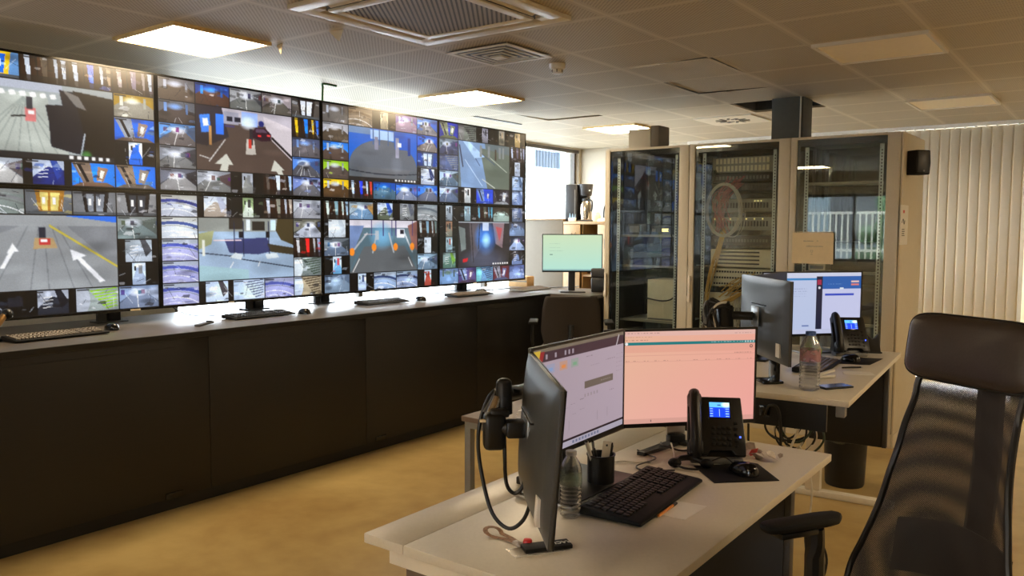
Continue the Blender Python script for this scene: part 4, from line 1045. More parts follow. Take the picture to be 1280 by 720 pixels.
def keyboard(name, label, loc, rz, w=0.44, d=0.15, worn=False, group=None, detail=False, silver=False):
    t = thing(name, label, 'keyboard', loc, rz, group)
    b_ = MB()
    prof = [(-d / 2, 0.004), (-d / 2, 0.012), (-d / 2 + 0.01, 0.015), (d / 2 - 0.01, 0.027), (d / 2, 0.024), (d / 2, 0.004)]
    M = Matrix(((0, 0, 1, -w / 2), (1, 0, 0, 0), (0, 1, 0, 0), (0, 0, 0, 1)))
    b_.prism(prof, w, M, bev=0.002)
    b_.build('case', M_black_soft if not silver else M_grey, t)
    f = MB()
    for sx in (-1, 1): f.box((sx * (w / 2 - 0.04), d / 2 - 0.02, 0.003), (0.04, 0.015, 0.006))
    f.build('feet', M_black, t)
    kd = d - 0.032 if not detail else d - 0.06
    pitch = 0.0185
    rows = 6
    kp = M_keyl if worn else M_key
    cnt = 0
    proto = None
    allk = MB()
    y0 = d / 2 - 0.014
    for r_ in range(rows):
        x = -w / 2 + 0.012
        yy = y0 - (r_ + 0.5) * kd / rows - (0.004 if r_ else 0)
        zz = 0.0265 - (y0 - yy) / (d) * 0.0125
        while x < w / 2 - 0.02:
            gap = (abs(x - (w / 2 - 0.150)) < 0.009 or abs(x - (w / 2 - 0.088)) < 0.009)
            if gap: x += 0.008
            kw = pitch
            if r_ == 5 and -0.10 < x < -0.05: kw = 0.10
            elif r_ in (2, 3, 4) and x < -w / 2 + 0.02: kw = pitch * 1.5
            if detail and r_ in (0,) and (cnt % 5 == 4): x += 0.006
            if detail:
                ko = None
                if kw == pitch and proto is not None:
                    ko = proto.copy(); COL.objects.link(ko)
                elif cnt < 99:
                    ko = MB().box((0, 0, 0), (kw - 0.0035, kd / rows - 0.0035, 0.008), bev=0.0022).build('key', kp, t)
                    if kw == pitch: proto = ko
                if ko is not None:
                    ko.location = (x + kw / 2, yy, zz)
                    ko.rotation_euler = (math.radians(5), 0, 0)
                    cnt += 1
            else:
                allk.box((x + kw / 2, yy, zz), (kw - 0.004, kd / rows - 0.0035, 0.009), bev=0.0015, seg=1)
            x += kw
    if not detail: tag(allk.build('keycaps', kp, t), kind='stuff')
    else: allk.bm.free()
    return t
def mouse(label, loc, rz, group=None):
    t = thing('computer_mouse', label, 'mouse', loc, rz, group)
    b_ = MB()
    def fn(u, v):
        a = u * 2 * PI; 
        ph = v * PI / 2
        rx, ry, rz_ = 0.031, 0.056, 0.034
        x = rx * math.cos(a) * math.cos(ph) ** 0.6; y = ry * math.sin(a) * math.cos(ph) ** 0.6
        return (x * (1 - 0.12 * (y / ry)), y, 0.003 + rz_ * math.sin(ph) * (1 - 0.25 * (y / ry)))
    b_.grid(fn, 28, 10)
    bmesh.ops.remove_doubles(b_.bm, verts=b_.bm.verts[:], dist=0.0004)
    b_.build('body', M_gloss, t)
    MB().box((0, 0.026, 0.031), (0.006, 0.02, 0.008), bev=0.002).build('scroll_wheel', M_dkgrey, t)
    return t

CG = 'keyboards on the long counter'
keyboard('keyboard', 'brown worn keyboard at the left end of the counter', (-4.27, 1.88, CZ), PI / 2 + 0.06, worn=True, group=CG, w=0.46)
keyboard('keyboard', 'black keyboard on the counter right of the small remote', (-4.30, 3.10, CZ), PI / 2, w=0.44, group=CG)
keyboard('keyboard', 'black keyboard in the middle of the counter', (-4.37, 4.22, CZ), PI / 2, w=0.42, group=CG)
keyboard('keyboard', 'tan worn keyboard near the last support post', (-4.33, 5.17, CZ), PI / 2 - 0.04, worn=True, w=0.44, group=CG)
keyboard('keyboard', 'slim grey keyboard at the far end of the counter', (-4.30, 6.0, CZ), PI / 2, w=0.44, group=CG, silver=True, worn=True)
MG = 'mice on the long counter'
mouse('dark mouse beside the worn left-end keyboard', (-4.36, 2.20, CZ), PI / 2, MG)
mouse('black mouse right of the second keyboard', (-4.22, 3.38, CZ), PI / 2, MG)
mouse('black mouse right of the middle keyboard', (-4.30, 4.55, CZ), PI / 2, MG)
mouse('dark mouse just behind the tan worn keyboard', (-4.44, 5.45, CZ), PI / 2 + 0.3, MG)
t = thing('remote_control', 'small dark remote lying left of the second keyboard', 'remote', (-4.16, 2.63, CZ), PI / 2 + 0.4)
MB().box((0, 0, 0.009), (0.14, 0.035, 0.012), rot=Matrix.Rotation(-0.06, 3, 'Y'), bev=0.004).build('body', M_dkgrey, t)
MB().box((0.045, 0, 0.02), (0.03, 0.024, 0.006), bev=0.002).build('keypad', M_black, t)
t = thing('gooseneck_microphone', 'brass-toned microphone arm at the left end of the counter', 'microphone', (-4.36, 1.62, CZ))
MB().lathe([(0.045, 0), (0.045, 0.012), (0.02, 0.02), (0.0, 0.02)]).build('base', M_black, t)
MB().tube([(0, 0, 0.02), (0.02, 0.0, 0.06), (0.01, 0.03, 0.09), (-0.01, 0.06, 0.12)], 0.016, seg=12).build('arm', M_brass, t)
MB().sphere((-0.015, 0.075, 0.125), 0.028).build('head', M_black, t)
MB().sphere((0.035, -0.03, 0.022), 0.004, seg=8).build('indicator', emit_mat('red_led', (1, 0.1, 0.05), 3), t)
t = thing('small_carton', 'small tan cardboard box behind the far-end keyboard', 'box', (-4.66, 6.36, CZ))
MB().span((-0.12, -0.06, 0), (0.1, 0.06, 0.10), bev=0.002).build('box', M_card, t); MB().span((-0.12, -0.0605, 0.045), (0.1, -0.0598, 0.06)).build('tape', M_tan, t)
t = thing('cable_loop', 'thin cables trailing on the counter under the screens', 'cable', (0, 0, 0))
MB().tube([(-4.7, 2.7, CZ + 0.1), (-4.62, 2.80, CZ + 0.02), (-4.55, 2.95, CZ + 0.004), (-4.5, 3.05, CZ + 0.03), (-4.42, 3.1, CZ + 0.03)], 0.003).build('cable', M_dkgrey, t)
MB().tube([(-4.75, 4.1, CZ + 0.004), (-4.6, 4.4, CZ + 0.004), (-4.66, 4.8, CZ + 0.004), (-4.7, 5.3, CZ + 0.004)], 0.003).build('cable', M_dkgrey, t)
MB().tube([(-4.6, 5.6, CZ + 0.004), (-4.5, 5.75, CZ + 0.01), (-4.55, 6.1, CZ + 0.004), (-4.3, 6.4, CZ + 0.004), (-4.0, 6.35, CZ + 0.03)], 0.004).build('cable', M_black, t)

# ------------------------------------------------------------------ monitors
def monitor(label, pl, pr, z0, h, pic, base=None, tilt=0.0, roll=0.0, back_shell=True, thick=0.028, bezel=0.008, chin=0.014, group=None, sticker=False):
    """pl, pr: ground positions of the lower left and right corners as seen from the front"""
    pl, pr = Vector((pl[0], pl[1])), Vector((pr[0], pr[1]))
    w = (pr - pl).length
    c = (pl + pr) / 2
    rz = math.atan2(pr.y - pl.y, pr.x - pl.x)
    bz = base[0] if base else z0
    t = thing('computer_monitor', label, 'monitor', (c.x, c.y, bz), rz, group)
    piv = bpy.data.objects.new('panel', None)
    Mt = Matrix.Translation((0, 0, z0 - bz + h / 2)) @ Matrix.Rotation(roll, 4, 'Y') @ Matrix.Rotation(tilt, 4, 'X') @ Matrix.Translation((0, 0, -h / 2))
    bpy.data.objects.remove(piv)
    def put(mb, name, m, par=t):
        bmesh.ops.transform(mb.bm, matrix=Mt, verts=mb.bm.verts[:]); return mb.build(name, m, par)
    b_ = MB(); b_.span((-w / 2, 0.001, 0), (w / 2, 0.012, h), bev=0.003)
    # bulged rear shell
    def fn(u, v):
        x = (u - 0.5) * 2; z = (v - 0.5) * 2
        e = max(0.0, (1 - abs(x) ** 4)) * max(0.0, (1 - abs(z) ** 4))
        return (x * (w / 2 - 0.001), 0.0115 + (thick - 0.012) * e ** 0.5 + 0.012 * max(0, 1 - (x * 1.3) ** 2) * max(0, 1 - (z * 1.2 + 0.25) ** 2), h / 2 + z * (h / 2 - 0.001))
    b_.grid(fn, 24, 16)
    put(b_, 'housing', M_monback)
    b_ = MB()
    b_.span((-w / 2, -0.002, 0), (w / 2, 0.001, chin)); b_.span((-w / 2, -0.002, h - bezel), (w / 2, 0.001, h)); b_.span((-w / 2, -0.002, chin), (-w / 2 + bezel, 0.001, h - bezel)); b_.span((w / 2 - bezel, -0.002, chin), (w / 2, 0.001, h - bezel))
    put(b_, 'bezel', M_black)
    o = screen_mesh('screen', pic, w - 2 * bezel, h - bezel - chin, M_scr2, t, y=-0.0005, z0=chin)
    o.matrix_local = Mt
    if sticker:
        put(MB().span((-w * 0.40, 0.0, 0.030), (-w * 0.33, thick + 0.001, 0.09)), 'sticker', M_paper)
    vs = MB(); vs.span((-0.09, 0.02, h * 0.66), (0.09, thick + 0.0125, h * 0.665 + 0.003)); put(vs, 'vent_slot', M_gloss)
    return t, rz, Mt
zD, zF = 0.73, 0.82
# pink screen
tC, rC, _ = monitor('monitor with a pink page behind the near desk phone', (-1.433, 2.437), (-1.048, 2.865), 0.804, 0.349, pic_pink(), base=(zD,))
MB().span((-0.035, 0.035, 0.03), (0.035, 0.05, 0.26), bev=0.004).build('column', M_silver, tC)
MB().prism([(-0.03, -0.02), (0.03, -0.02), (0.19, -0.14), (0.17, -0.16), (0, -0.05), (-0.17, -0.16), (-0.19, -0.14)], 0.012, Matrix.Translation((0, 0.06, 0.0))).build('foot', M_black, tC)
MB().span((-0.03, 0.02, 0.0), (0.03, 0.06, 0.035), bev=0.003).build('neck_base', M_black, tC)
# lavender screen
tB, rB, _ = monitor('monitor with a lilac page, turned toward the chair side', (-1.253, 1.754), (-1.272, 2.293), 0.862, 0.322, pic_lavender(), base=(zD,))
MB().span((-0.03, 0.045, 0.03), (0.03, 0.065, 0.28), bev=0.004).build('column', M_black, tB)
MB().prism([(-0.11, -0.06), (0.11, -0.06), (0.12, 0.10), (-0.12, 0.10)], 0.012, Matrix.Translation((-0.0, 0.04, 0.0)), bev=0.003).build('foot', M_black, tB)
MB().span((-0.03, 0.0415, 0.0), (0.03, 0.0685, 0.035), bev=0.003).build('neck_base', M_black, tB)
# nearest monitor seen from behind, on an arm
tA, rA, MtA = monitor('nearest monitor seen from behind, with a cable hanging from it', (-0.905, 1.368), (-1.262, 1.752), 0.838, 0.334, pic_dark(), base=(zD,), tilt=0.075, roll=0.0, thick=0.030, sticker=True)
# far desk
tA2, _, _ = monitor('grey monitor back on the far desk, nearest the viewer', (-1.120, 3.472), (-1.512, 3.930), 0.917, 0.366, pic_dark(), base=(zF,), sticker=True)
MB().prism([(-0.05, -0.045), (0.05, -0.045), (0.06, 0.05), (-0.06, 0.05)], 0.012, Matrix.Translation((-0.12, 0.02, 0.0)), bev=0.003).build('foot', M_gloss, tA2)
MB().span((-0.165, -0.01, 0.01), (-0.075, 0.01, 0.16), bev=0.004).build('column', M_gloss, tA2)
tL, _, _ = monitor('monitor with a blue and white form behind the far desk phone', (-1.600, 4.43), (-1.196, 4.918), 0.905, 0.366, pic_blueform(), base=(zF,))
MB().span((-0.03, 0.045, 0.012), (0.03, 0.06, 0.30), bev=0.004).build('column', M_silver, tL)
MB().span((-0.12, -0.10, 0.0), (0.12, 0.10, 0.012), bev=0.004).build('foot', M_silver, tL)
tB2, _, _ = monitor('dark monitor half hidden behind the grey monitor back', (-1.485, 3.99), (-1.475, 4.46), 0.925, 0.350, pic_dark(), base=(zF,))
MB().span((-0.03, 0.045, 0.012), (0.03, 0.06, 0.30), bev=0.004).build('column', M_black, tB2)
MB().span((-0.1, -0.02, 0.0), (0.1, 0.14, 0.012), bev=0.004).build('foot', M_black, tB2)
# green screen at the counter end
tG, _, _ = monitor('monitor with a pale green page at the end of the counter', (-4.10, 5.56 + 0.33), (-3.68, 5.89 + 0.33), 1.125, 0.335, pic_green(), base=(CZ,))
MB().span((-0.03, 0.04, 0.012), (0.03, 0.055, 0.32), bev=0.004).build('column', M_dkgrey, tG)
MB().span((-0.11, -0.09, 0.0), (0.11, 0.10, 0.012), bev=0.004).build('foot', M_dkgrey, tG)

# ------------------------------------------------------------------ near desk
nd = thing('near_desk', 'pale laminate desk in the foreground with a black under-panel', 'desk', (-1.512, 1.390, 0), math.radians(0.5))
DT = 0.025
NW, NL = 0.745, 1.482
ndm = MB(); ndm.span((0.137, 0, zD - DT), (NW, NL, zD), bev=0.002); ndm.build('worktop', M_desk, nd)
MB().span((0, 0, zD - DT), (0.1355, NL, zD), bev=0.002).build('rear_flap', M_desk, nd)
b_ = MB(); b_.span((0.04, 0.05, zD - DT - 0.06), (NW - 0.04, 0.09, zD - DT - 0.0005)); b_.build('cross_beam', M_whitem, nd)
MB().span((0.04, NL - 0.09, zD - DT - 0.06), (NW - 0.15, NL - 0.05, zD - DT - 0.0005)).build('cross_beam', M_whitem, nd)
for y in (0.12, NL - 0.20):
    b_ = MB(); b_.span((0.03 if y < 0.5 else 0.08, y, 0.035), (0.16, y + 0.06, zD - DT - 0.001), bev=0.003); b_.build('leg', M_brown if y < 0.5 else M_whitem, nd)  # brown on the near leg stands in for its shaded side
    MB().span((0.02, y - 0.0, 0.0), (NW - 0.05, y + 0.06, 0.034), bev=0.004).build('foot', M_whitem, nd)
MB().span((0.20, 1.10, 0.24), (NW - 0.035, 1.125, zD - DT - 0.002), bev=0.003).build('under_panel', M_black, nd)
MB().span((NW - 0.0345, 1.098, 0.24), (NW - 0.015, 1.135, zD - DT - 0.002), bev=0.002).build('panel_edge', M_dkgrey, nd)
MB().span((NW - 0.014, 1.11, 0.56), (NW + 0.01, 1.125, 0.575)).build('plug', M_black, nd)
MB().tube([(NW + 0.01, 1.118, 0.567), (NW + 0.06, 1.12, 0.56), (NW + 0.09, 1.12, 0.50), (NW + 0.07, 1.12, 0.42), (NW, 1.14, 0.40)], 0.004).build('cord', M_cable, nd)

# monitor arm
ma = thing('monitor_arm', 'black jointed monitor arm with cables left of the nearest monitor', 'monitor arm', (-1.40, 1.99, zD))
def J(x, y, z): return (x + 1.40, y - 1.99, z - zD)
AN = math.radians(43)
MB().cyl((0, 0, 0.024), (0, 0, 0.33), 0.017).build('pole', M_silver, ma)
MB().box((0, 0, 0.012), (0.09, 0.09, 0.024), bev=0.004).build('clamp', M_black, ma)
MB().tube([J(-1.40, 1.99, 1.03), J(-1.30, 1.76, 1.06), J(-1.185, 1.55, 1.105)], [0.022] * 3 + [0.019] * 20, seg=12).build('upper_arm', M_black, ma)
b_ = MB(); b_.cyl(J(-1.187, 1.548, 1.055), J(-1.187, 1.548, 1.13), 0.021, 0.019); b_.sphere(J(-1.187, 1.548, 1.13), 0.019, (1, 1, 0.6)); b_.build('elbow', M_black, ma)
MB().cyl(J(-1.195, 1.535, 1.095), J(-1.198, 1.512, 1.055), 0.012, 0.015).build('link_tube', M_steel, ma)
b_ = MB()
b_.box(J(-1.180, 1.502, 1.022), (0.054, 0.045, 0.09), rz=AN, bev=0.014, seg=3)
b_.box(J(-1.172, 1.512, 1.065), (0.045, 0.036, 0.018), rz=AN, bev=0.006)
b_.build('swivel_head', M_black, ma)
MB().box(J(-1.187, 1.476, 1.05), (0.026, 0.010, 0.007), rz=AN, bev=0.002).build('trim_cap', M_paper_tan, ma)
b_ = MB(); b_.cyl(J(-1.165, 1.512, 1.03), J(-1.122, 1.535, 1.03), 0.019, 0.019); b_.box(J(-1.135, 1.525, 1.03), (0.045, 0.045, 0.04), rz=AN, bev=0.006)
b_.build('tilt_link', M_black, ma)
MB().box(J(-1.116, 1.541, 1.01), (0.10, 0.005, 0.10), rz=rA, bev=0.002).build('mounting_plate', M_silver, ma)
for k, pts in enumerate(([(-1.18, 1.60, 1.10), (-1.21, 1.545, 1.11), (-1.222, 1.51, 1.06), (-1.222, 1.492, 0.99), (-1.205, 1.49, 0.90), (-1.175, 1.49, 0.825), (-1.135, 1.50, 0.795), (-1.10, 1.51, 0.82), (-1.08, 1.515, 0.87), (-1.068, 1.52, 0.90)],
                         [(-1.165, 1.52, 1.04), (-1.155, 1.51, 0.97), (-1.15, 1.51, 0.90), (-1.135, 1.52, 0.875), (-1.118, 1.53, 0.89), (-1.105, 1.538, 0.94)])):
    MB().tube([J(*p) for p in pts], 0.0048, seg=8).build('cable', M_cable, ma)
MB().tube([J(-1.205, 1.55, 1.12), J(-1.215, 1.53, 1.09), J(-1.218, 1.51, 1.06)], 0.0045).build('cable', M_grey, ma)

# things on the near desk
def bottle(name, label, loc, h, r, cap, lab, group=None):
    t = thing(name, label, 'bottle', loc, 0, group)
    pr = [(r * 0.75, 0.0), (r * 0.97, 0.008)]
    n = 7
    for k in range(n):
        z = 0.015 + 0.42 * h * k / n
        pr += [(r, z), (r * 0.93, z + 0.42 * h / n * 0.5)]
    pr += [(r, h * 0.46), (r * 1.0, h * 0.5), (r * 0.98, h * 0.72), (r * 0.8, h * 0.82), (r * 0.45, h * 0.91), (r * 0.42, h * 0.94)]
    MB().lathe(pr, seg=32).build('body', M_bottle, t)
    MB().lathe([(r * 0.5, h * 0.935), (r * 0.5, h * 0.995), (r * 0.45, h)], seg=20).build('cap', cap, t)
    b_ = MB(); b_.lathe([(r * 1.004, h * 0.50), (r * 0.99, h * 0.70)], seg=32)
    b_.bm.faces.ensure_lookup_table()
    bmesh.ops.delete(b_.bm, geom=[f for f in b_.bm.faces if len(f.verts) > 4], context='FACES_ONLY')
    b_.build('label', lab, t)
    return t
bottle('water_bottle', 'small clear water bottle beside the near keyboard', (-1.162, 1.812, zD), 0.180, 0.030, M_capc, M_label)
cup = thing('pen_cup', 'black wire mesh pen cup behind the near keyboard', 'pen cup', (-1.225, 2.075, zD))
b_ = MB(); b_.lathe([(0.040, 0.0), (0.040, 0.006), (0.041, 0.098), (0.0435, 0.1), (0.0435, 0.103), (0.039, 0.103), (0.038, 0.008), (0.0, 0.008)], seg=32)
def net_black():
    m = M_net.copy(); m.name = 'pen_cup_mesh'
    return m
b_.build('cup', M_black, cup)
pens = [((0.0, -0.01, 0.01), (-0.02, -0.05, 0.145), M_white, 0.006), ((0.012, 0.01, 0.01), (0.02, 0.03, 0.125), M_dkgrey, 0.0045), ((-0.01, 0.0, 0.01), (-0.035, 0.01, 0.13), M_grey, 0.0045), ((0.01, -0.015, 0.01), (0.0, -0.035, 0.12), M_black, 0.004)]
for i, (a, b2, m_, r_) in enumerate(pens):
    t = thing('pen', ('thick white marker standing in the pen cup', 'dark pen leaning right in the pen cup', 'grey pen at the back of the pen cup', 'thin black pen leaning left in the pen cup')[i], 'pen', (-1.225, 2.075, zD), 0, 'pens in the mesh cup')
    MB().cyl(a, b2, r_, seg=10).build('barrel', m_, t)
    d = (Vector(b2) - Vector(a)).normalized()
    MB().cyl(b2, Vector(b2) + d * 0.008, r_ * 0.8, r_ * 0.4, seg=10).build('tip', M_black, t)
t = thing('ruler', 'pale wide ruler standing in the pen cup', 'ruler', (-1.225, 2.075, zD), 0.9)
MB().box((0.012, 0.0, 0.075), (0.026, 0.002, 0.13), rot=Matrix.Rotation(0.12, 3, 'Y')).build('strip', M_paper, t)
MB().box((0.018, 0.0, 0.127), (0.006, 0.0024, 0.006)).build('hole', M_dkgrey, t)

lp = thing('closed_laptop', 'closed dark laptop with silver rim under the lilac screen', 'laptop', (-1.275, 2.02, zD), PI / 2)
MB().box((0, 0, 0.008), (0.36, 0.20, 0.010), bev=0.003).build('base', M_silver, lp)
MB().box((0, 0, 0.0165), (0.355, 0.196, 0.006), bev=0.002).build('lid', M_black, lp)
b_ = MB()
for sx in (-1, 1):
    for sy in (-1, 1): b_.box((sx * 0.15, sy * 0.08, 0.0015), (0.02, 0.02, 0.003))
b_.build('feet', M_black, lp)
kn = keyboard('near_keyboard', 'large black keyboard on the near desk', (-1.075, 2.065, zD), PI / 2 + math.radians(4), w=0.455, d=0.185, detail=True)

def phone(label, loc, rz, group):
    t = thing('desk_phone', label, 'phone', loc, rz, group)
    W_, Hh, al = 0.19, 0.200, math.radians(60)
    Rm = Matrix.Translation((0, -0.055, 0.022)) @ Matrix.Rotation(al, 4, 'X')
    def put(mb, name, m):
        bmesh.ops.transform(mb.bm, matrix=Rm, verts=mb.bm.verts[:]); return mb.build(name, m, t)
    b_ = MB(); b_.prism([(-W_ / 2, 0.0), (-0.03, 0.0), (-0.02, 0.016), (0.05, 0.016), (0.06, 0.0), (W_ / 2, 0.0), (W_ / 2, 0.05), (W_ / 2 - 0.008, 0.2), (-W_ / 2 + 0.006, 0.2)], 0.022, bev=0.004)
    put(b_, 'body', M_black)
    # handset on the left
    b_ = MB()
    b_.tube([(-0.068, -0.004, 0.028), (-0.068, 0.02, 0.046), (-0.068, 0.06, 0.054), (-0.068, 0.10, 0.056), (-0.068, 0.15, 0.053), (-0.068, 0.19, 0.044), (-0.068, 0.208, 0.030)], 0.019, seg=14)
    b_.box((-0.068, 0.02, 0.033), (0.048, 0.055, 0.034), bev=0.012); b_.box((-0.068, 0.182, 0.034), (0.048, 0.05, 0.032), bev=0.012)
    put(b_, 'handset', M_black)
    o = screen_mesh('screen', PHONE_PIC, 0.066, 0.052, M_phscr, t, y=0, z0=0)
    o.matrix_local = Rm @ Matrix.Translation((0.015, 0.128, 0.0235)) @ Matrix.Rotation(-PI / 2, 4, 'X')
    put(MB().box((0.015, 0.154, 0.0222), (0.074, 0.060, 0.002), bev=0.0008), 'screen_surround', M_gloss)
    b_ = MB()
    for i in range(4):
        for j in range(4): b_.box((-0.008 + i * 0.017, 0.036 + j * 0.019, 0.0235), (0.012, 0.011, 0.005), bev=0.002)
    for j in range(5): b_.box((0.066, 0.03 + j * 0.02, 0.0235), (0.012, 0.010, 0.005), bev=0.002)
    put(b_, 'keypad', M_key)
    put(MB().box((0.078, 0.062, 0.0235), (0.005, 0.005, 0.004)), 'lamp', M_led_b)
    # stand and silver base
    b_ = MB(); b_.prism([(-0.085, -0.065), (0.088, -0.065), (0.088, 0.01), (-0.085, 0.01)], 0.020, bev=0.006); b_.build('base', M_grey, t)
    b_ = MB(); b_.prism([(-0.055, 0.0), (0.05, 0.0), (0.085, 0.012), (0.03, 0.15)], 0.15, Matrix(((0, 0, 1, -0.07), (1, 0, 0, 0), (0, 1, 0, 0.004), (0, 0, 0, 1))), bev=0.003); b_.build('stand', M_black, t)
    return t
PHONE_PIC = pic_phone()
M_phscr = screen_mat('phone_screen', 1.3, 0.3)
phone('black desk phone with a lit blue display on the near desk', (-1.08, 2.575, zD), math.radians(30), 'desk phones')
phone('black desk phone with a lit blue display on the far desk', (-1.195, 4.655, zF), math.radians(33), 'desk phones')

hs = thing('telephone_headset', 'black headset lying in front of the near phone', 'headset', (-1.10, 2.435, zD), 0.5)
MB().tube([(-0.05, 0.0, 0.014), (-0.03, 0.03, 0.02), (0.01, 0.038, 0.02), (0.045, 0.01, 0.014)], 0.010, seg=10).build('headband', M_black, hs)
MB().sphere((-0.052, -0.012, 0.016), 0.022, (1, 0.8, 0.7)).build('ear_cushion', M_black_soft, hs); MB().sphere((0.05, -0.008, 0.016), 0.022, (1, 0.8, 0.7)).build('ear_cushion', M_black_soft, hs)
MB().tube([(-0.05, -0.02, 0.012), (-0.02, -0.045, 0.008), (0.02, -0.05, 0.008)], 0.004).build('boom', M_black, hs)
mp = thing('mouse_pad', 'black mouse pad on the near desk', 'mouse pad', (-0.96, 2.455, zD), math.radians(-1.0))
MB().prism([(-0.135, -0.01), (-0.008, -0.135), (0.14, 0.012), (0.02, 0.145), (0.0, 0.145)], 0.003, bev=0.001).build('pad', M_black_soft, mp)
mouse('black mouse on the near desk mouse pad', (-0.935, 2.465, zD + 0.003), math.radians(70))
t = thing('mouse_cable', 'thin black mouse cable curling past the near phone', 'cable', (0, 0, zD))
MB().tube([(-0.985, 2.50, 0.02), (-1.02, 2.51, 0.03), (-1.06, 2.49, 0.012), (-1.085, 2.50, 0.004), (-1.11, 2.49, 0.004)], 0.002).build('cord', M_cable, t)
nt_ = thing('note_paper', 'white note sheet lying right of the near keyboard', 'paper', (-0.955, 2.035, zD), 0.0)
MB().prism([(-0.052, -0.07), (0.05, -0.062), (0.053, 0.075), (-0.05, 0.062)], 0.0012).build('sheet', M_paper, nt_)
pc = thing('pencil', 'orange pencil with a black end beside the near keyboard', 'pencil', (-0.972, 2.00, zD + 0.0012), PI / 2 + 0.06)
MB().cyl((-0.055, 0, 0.004), (0.045, 0, 0.004), 0.0038, seg=8).build('barrel', M_orange, pc)
MB().cyl((0.045, 0, 0.004), (0.07, 0, 0.004), 0.0042, seg=8).build('end_cap', M_black, pc)
def wrapper(label, loc, seed, n=9, s=1.0):
    t = thing('crumpled_wrapper', label, 'wrapper', loc)
    rr = random.Random(seed)
    def shred(nm, m_, k):
        b_ = MB()
        for q in range(k):
            x, y = rr.uniform(-0.06, 0.06) * s, rr.uniform(-0.05, 0.05) * s
            sz = rr.uniform(0.012, 0.03) * s
            pts = [(math.cos(a + rr.uniform(-0.3, 0.3)) * sz * rr.uniform(0.5, 1.3), math.sin(a) * sz * rr.uniform(0.4, 1.1)) for a in (0, 1.2, 2.3, 3.5, 4.7, 5.6)]
            M = Matrix.Translation((x, y, 0.004 + sz * 0.5)) @ Euler((rr.uniform(-0.8, 0.8), rr.uniform(-0.8, 0.8), rr.uniform(0, 6))).to_matrix().to_4x4()
            b_.prism(pts, 0.001, M)
        return b_.build(nm, m_, t)
    shred('foil', M_foil, n); rr = random.Random(7); shred('red_piece', M_red, 1)
    return t
wrapper('crumpled grey and red snack wrappers by the mouse pad', (-0.96, 2.70, zD), 4, 12, 1.05)
b_ = thing('usb_cable', 'pale tangled cables on the near desk under the pink screen', 'cable', (0, 0, zD))
MB().tube([(-1.33, 2.50, 0.004), (-1.27, 2.47, 0.004), (-1.22, 2.42, 0.01), (-1.24, 2.33, 0.004), (-1.20, 2.30, 0.004), (-1.12, 2.36, 0.004)], 0.0025).build('cord', M_dkgrey, b_)
MB().tube([(-1.25, 2.60, 0.02), (-1.20, 2.52, 0.01), (-1.165, 2.45, 0.006), (-1.13, 2.40, 0.004)], 0.003).build('cord', M_cablew, b_)
MB().tube([(-1.33, 2.31, 0.004), (-1.30, 2.35, 0.004), (-1.26, 2.36, 0.004), (-1.24, 2.39, 0.004)], 0.0025).build('cord', M_cablew, b_)
MB().box((-1.232, 2.40, 0.005), (0.012, 0.022, 0.008), rz=0.3).build('connector', M_silver, b_)
MB().tube([(-1.30, 2.62, 0.01), (-1.26, 2.56, 0.02), (-1.20, 2.58, 0.006), (-1.18, 2.66, 0.004)], 0.0035).build('cord', M_cable, b_)
pp = thing('paper_scraps', 'small folded white papers under the lilac screen', 'paper', (-1.28, 1.80, zD), 0.5)
MB().box((0.0, 0.0, 0.03), (0.03, 0.002, 0.055), rot=Matrix.Rotation(0.5, 3, 'X')).build('sheet', M_paper, pp)
MB().box((0.015, 0.02, 0.018), (0.04, 0.002, 0.03), rot=Matrix.Rotation(-0.6, 3, 'X')).build('sheet', M_paper, pp)

# lanyard and name strap
ly = thing('lanyard', 'printed lanyard loop with a plastic badge sleeve on the desk', 'lanyard', (-1.19, 1.57, zD))
b_ = MB()
def strip(pts, wd, th=0.0015):
    b = MB(); V = []
    P = [Vector(p) for p in pts]
    for i, p in enumerate(P):
        d = (P[min(i + 1, len(P) - 1)] - P[max(i - 1, 0)]); n_ = Vector((-d.y, d.x, 0)).normalized() * wd / 2
        V.append((b.bm.verts.new(p + n_), b.bm.verts.new(p - n_)))
    for a, c in zip(V, V[1:]): b.bm.faces.new((a[0], a[1], c[1], c[0]))
    r = bmesh.ops.extrude_face_region(b.bm, geom=b.bm.faces[:])
    bmesh.ops.translate(b.bm, vec=(0, 0, th), verts=[v for v in r['geom'] if isinstance(v, bmesh.types.BMVert)])
    return b
loop = []
for k in range(13):
    a = k / 12 * 1.5 * PI + 0.25 * PI
    loop.append((-0.055 + 0.02 * math.cos(a), 0.012 + 0.022 * math.sin(a), 0.001 + 0.012 * math.sin(k / 12 * PI)))
strip([(0.04, 0.00, 0.001), (0.0, 0.015, 0.002)] + loop[::1] + [(0.0, 0.0, 0.003), (0.05, -0.01, 0.003)], 0.012).build('strap', M_strap, ly)
M_clear = mat('clear_sleeve', rgb(225, 222, 214), 0.15, alpha=0.35)
MB().prism([(0.03, -0.05), (0.08, -0.075), (0.145, 0.03), (0.10, 0.055)], 0.002, Matrix.Translation((0, 0, 0.0005))).build('sleeve', M_clear, ly)
MB().box((0.06, 0.0, 0.012), (0.022, 0.022, 0.016), rz=0.5, bev=0.006).build('red_sweet_wrapper', M_red, ly)
MB().box((0.045, -0.02, 0.01), (0.03, 0.018, 0.012), rz=-0.3, bev=0.006).build('clasp', M_foil, ly)
tgm = thing('name_strap', 'black strap with white lettering at the foot of the nearest monitor', 'strap', (-1.083, 1.583, zD + 0.003), math.atan2(0.10, 0.055) - 0.12)
MB().box((0, 0, 0.006), (0.120, 0.042, 0.010), bev=0.002).build('band', M_black_soft, tgm)
tc_ = bpy.data.curves.new('lettering', 'FONT'); tc_.body = 'RACIG'; tc_.size = 0.019; tc_.extrude = 0.0004; tc_.align_x = 'CENTER'; tc_.align_y = 'CENTER'
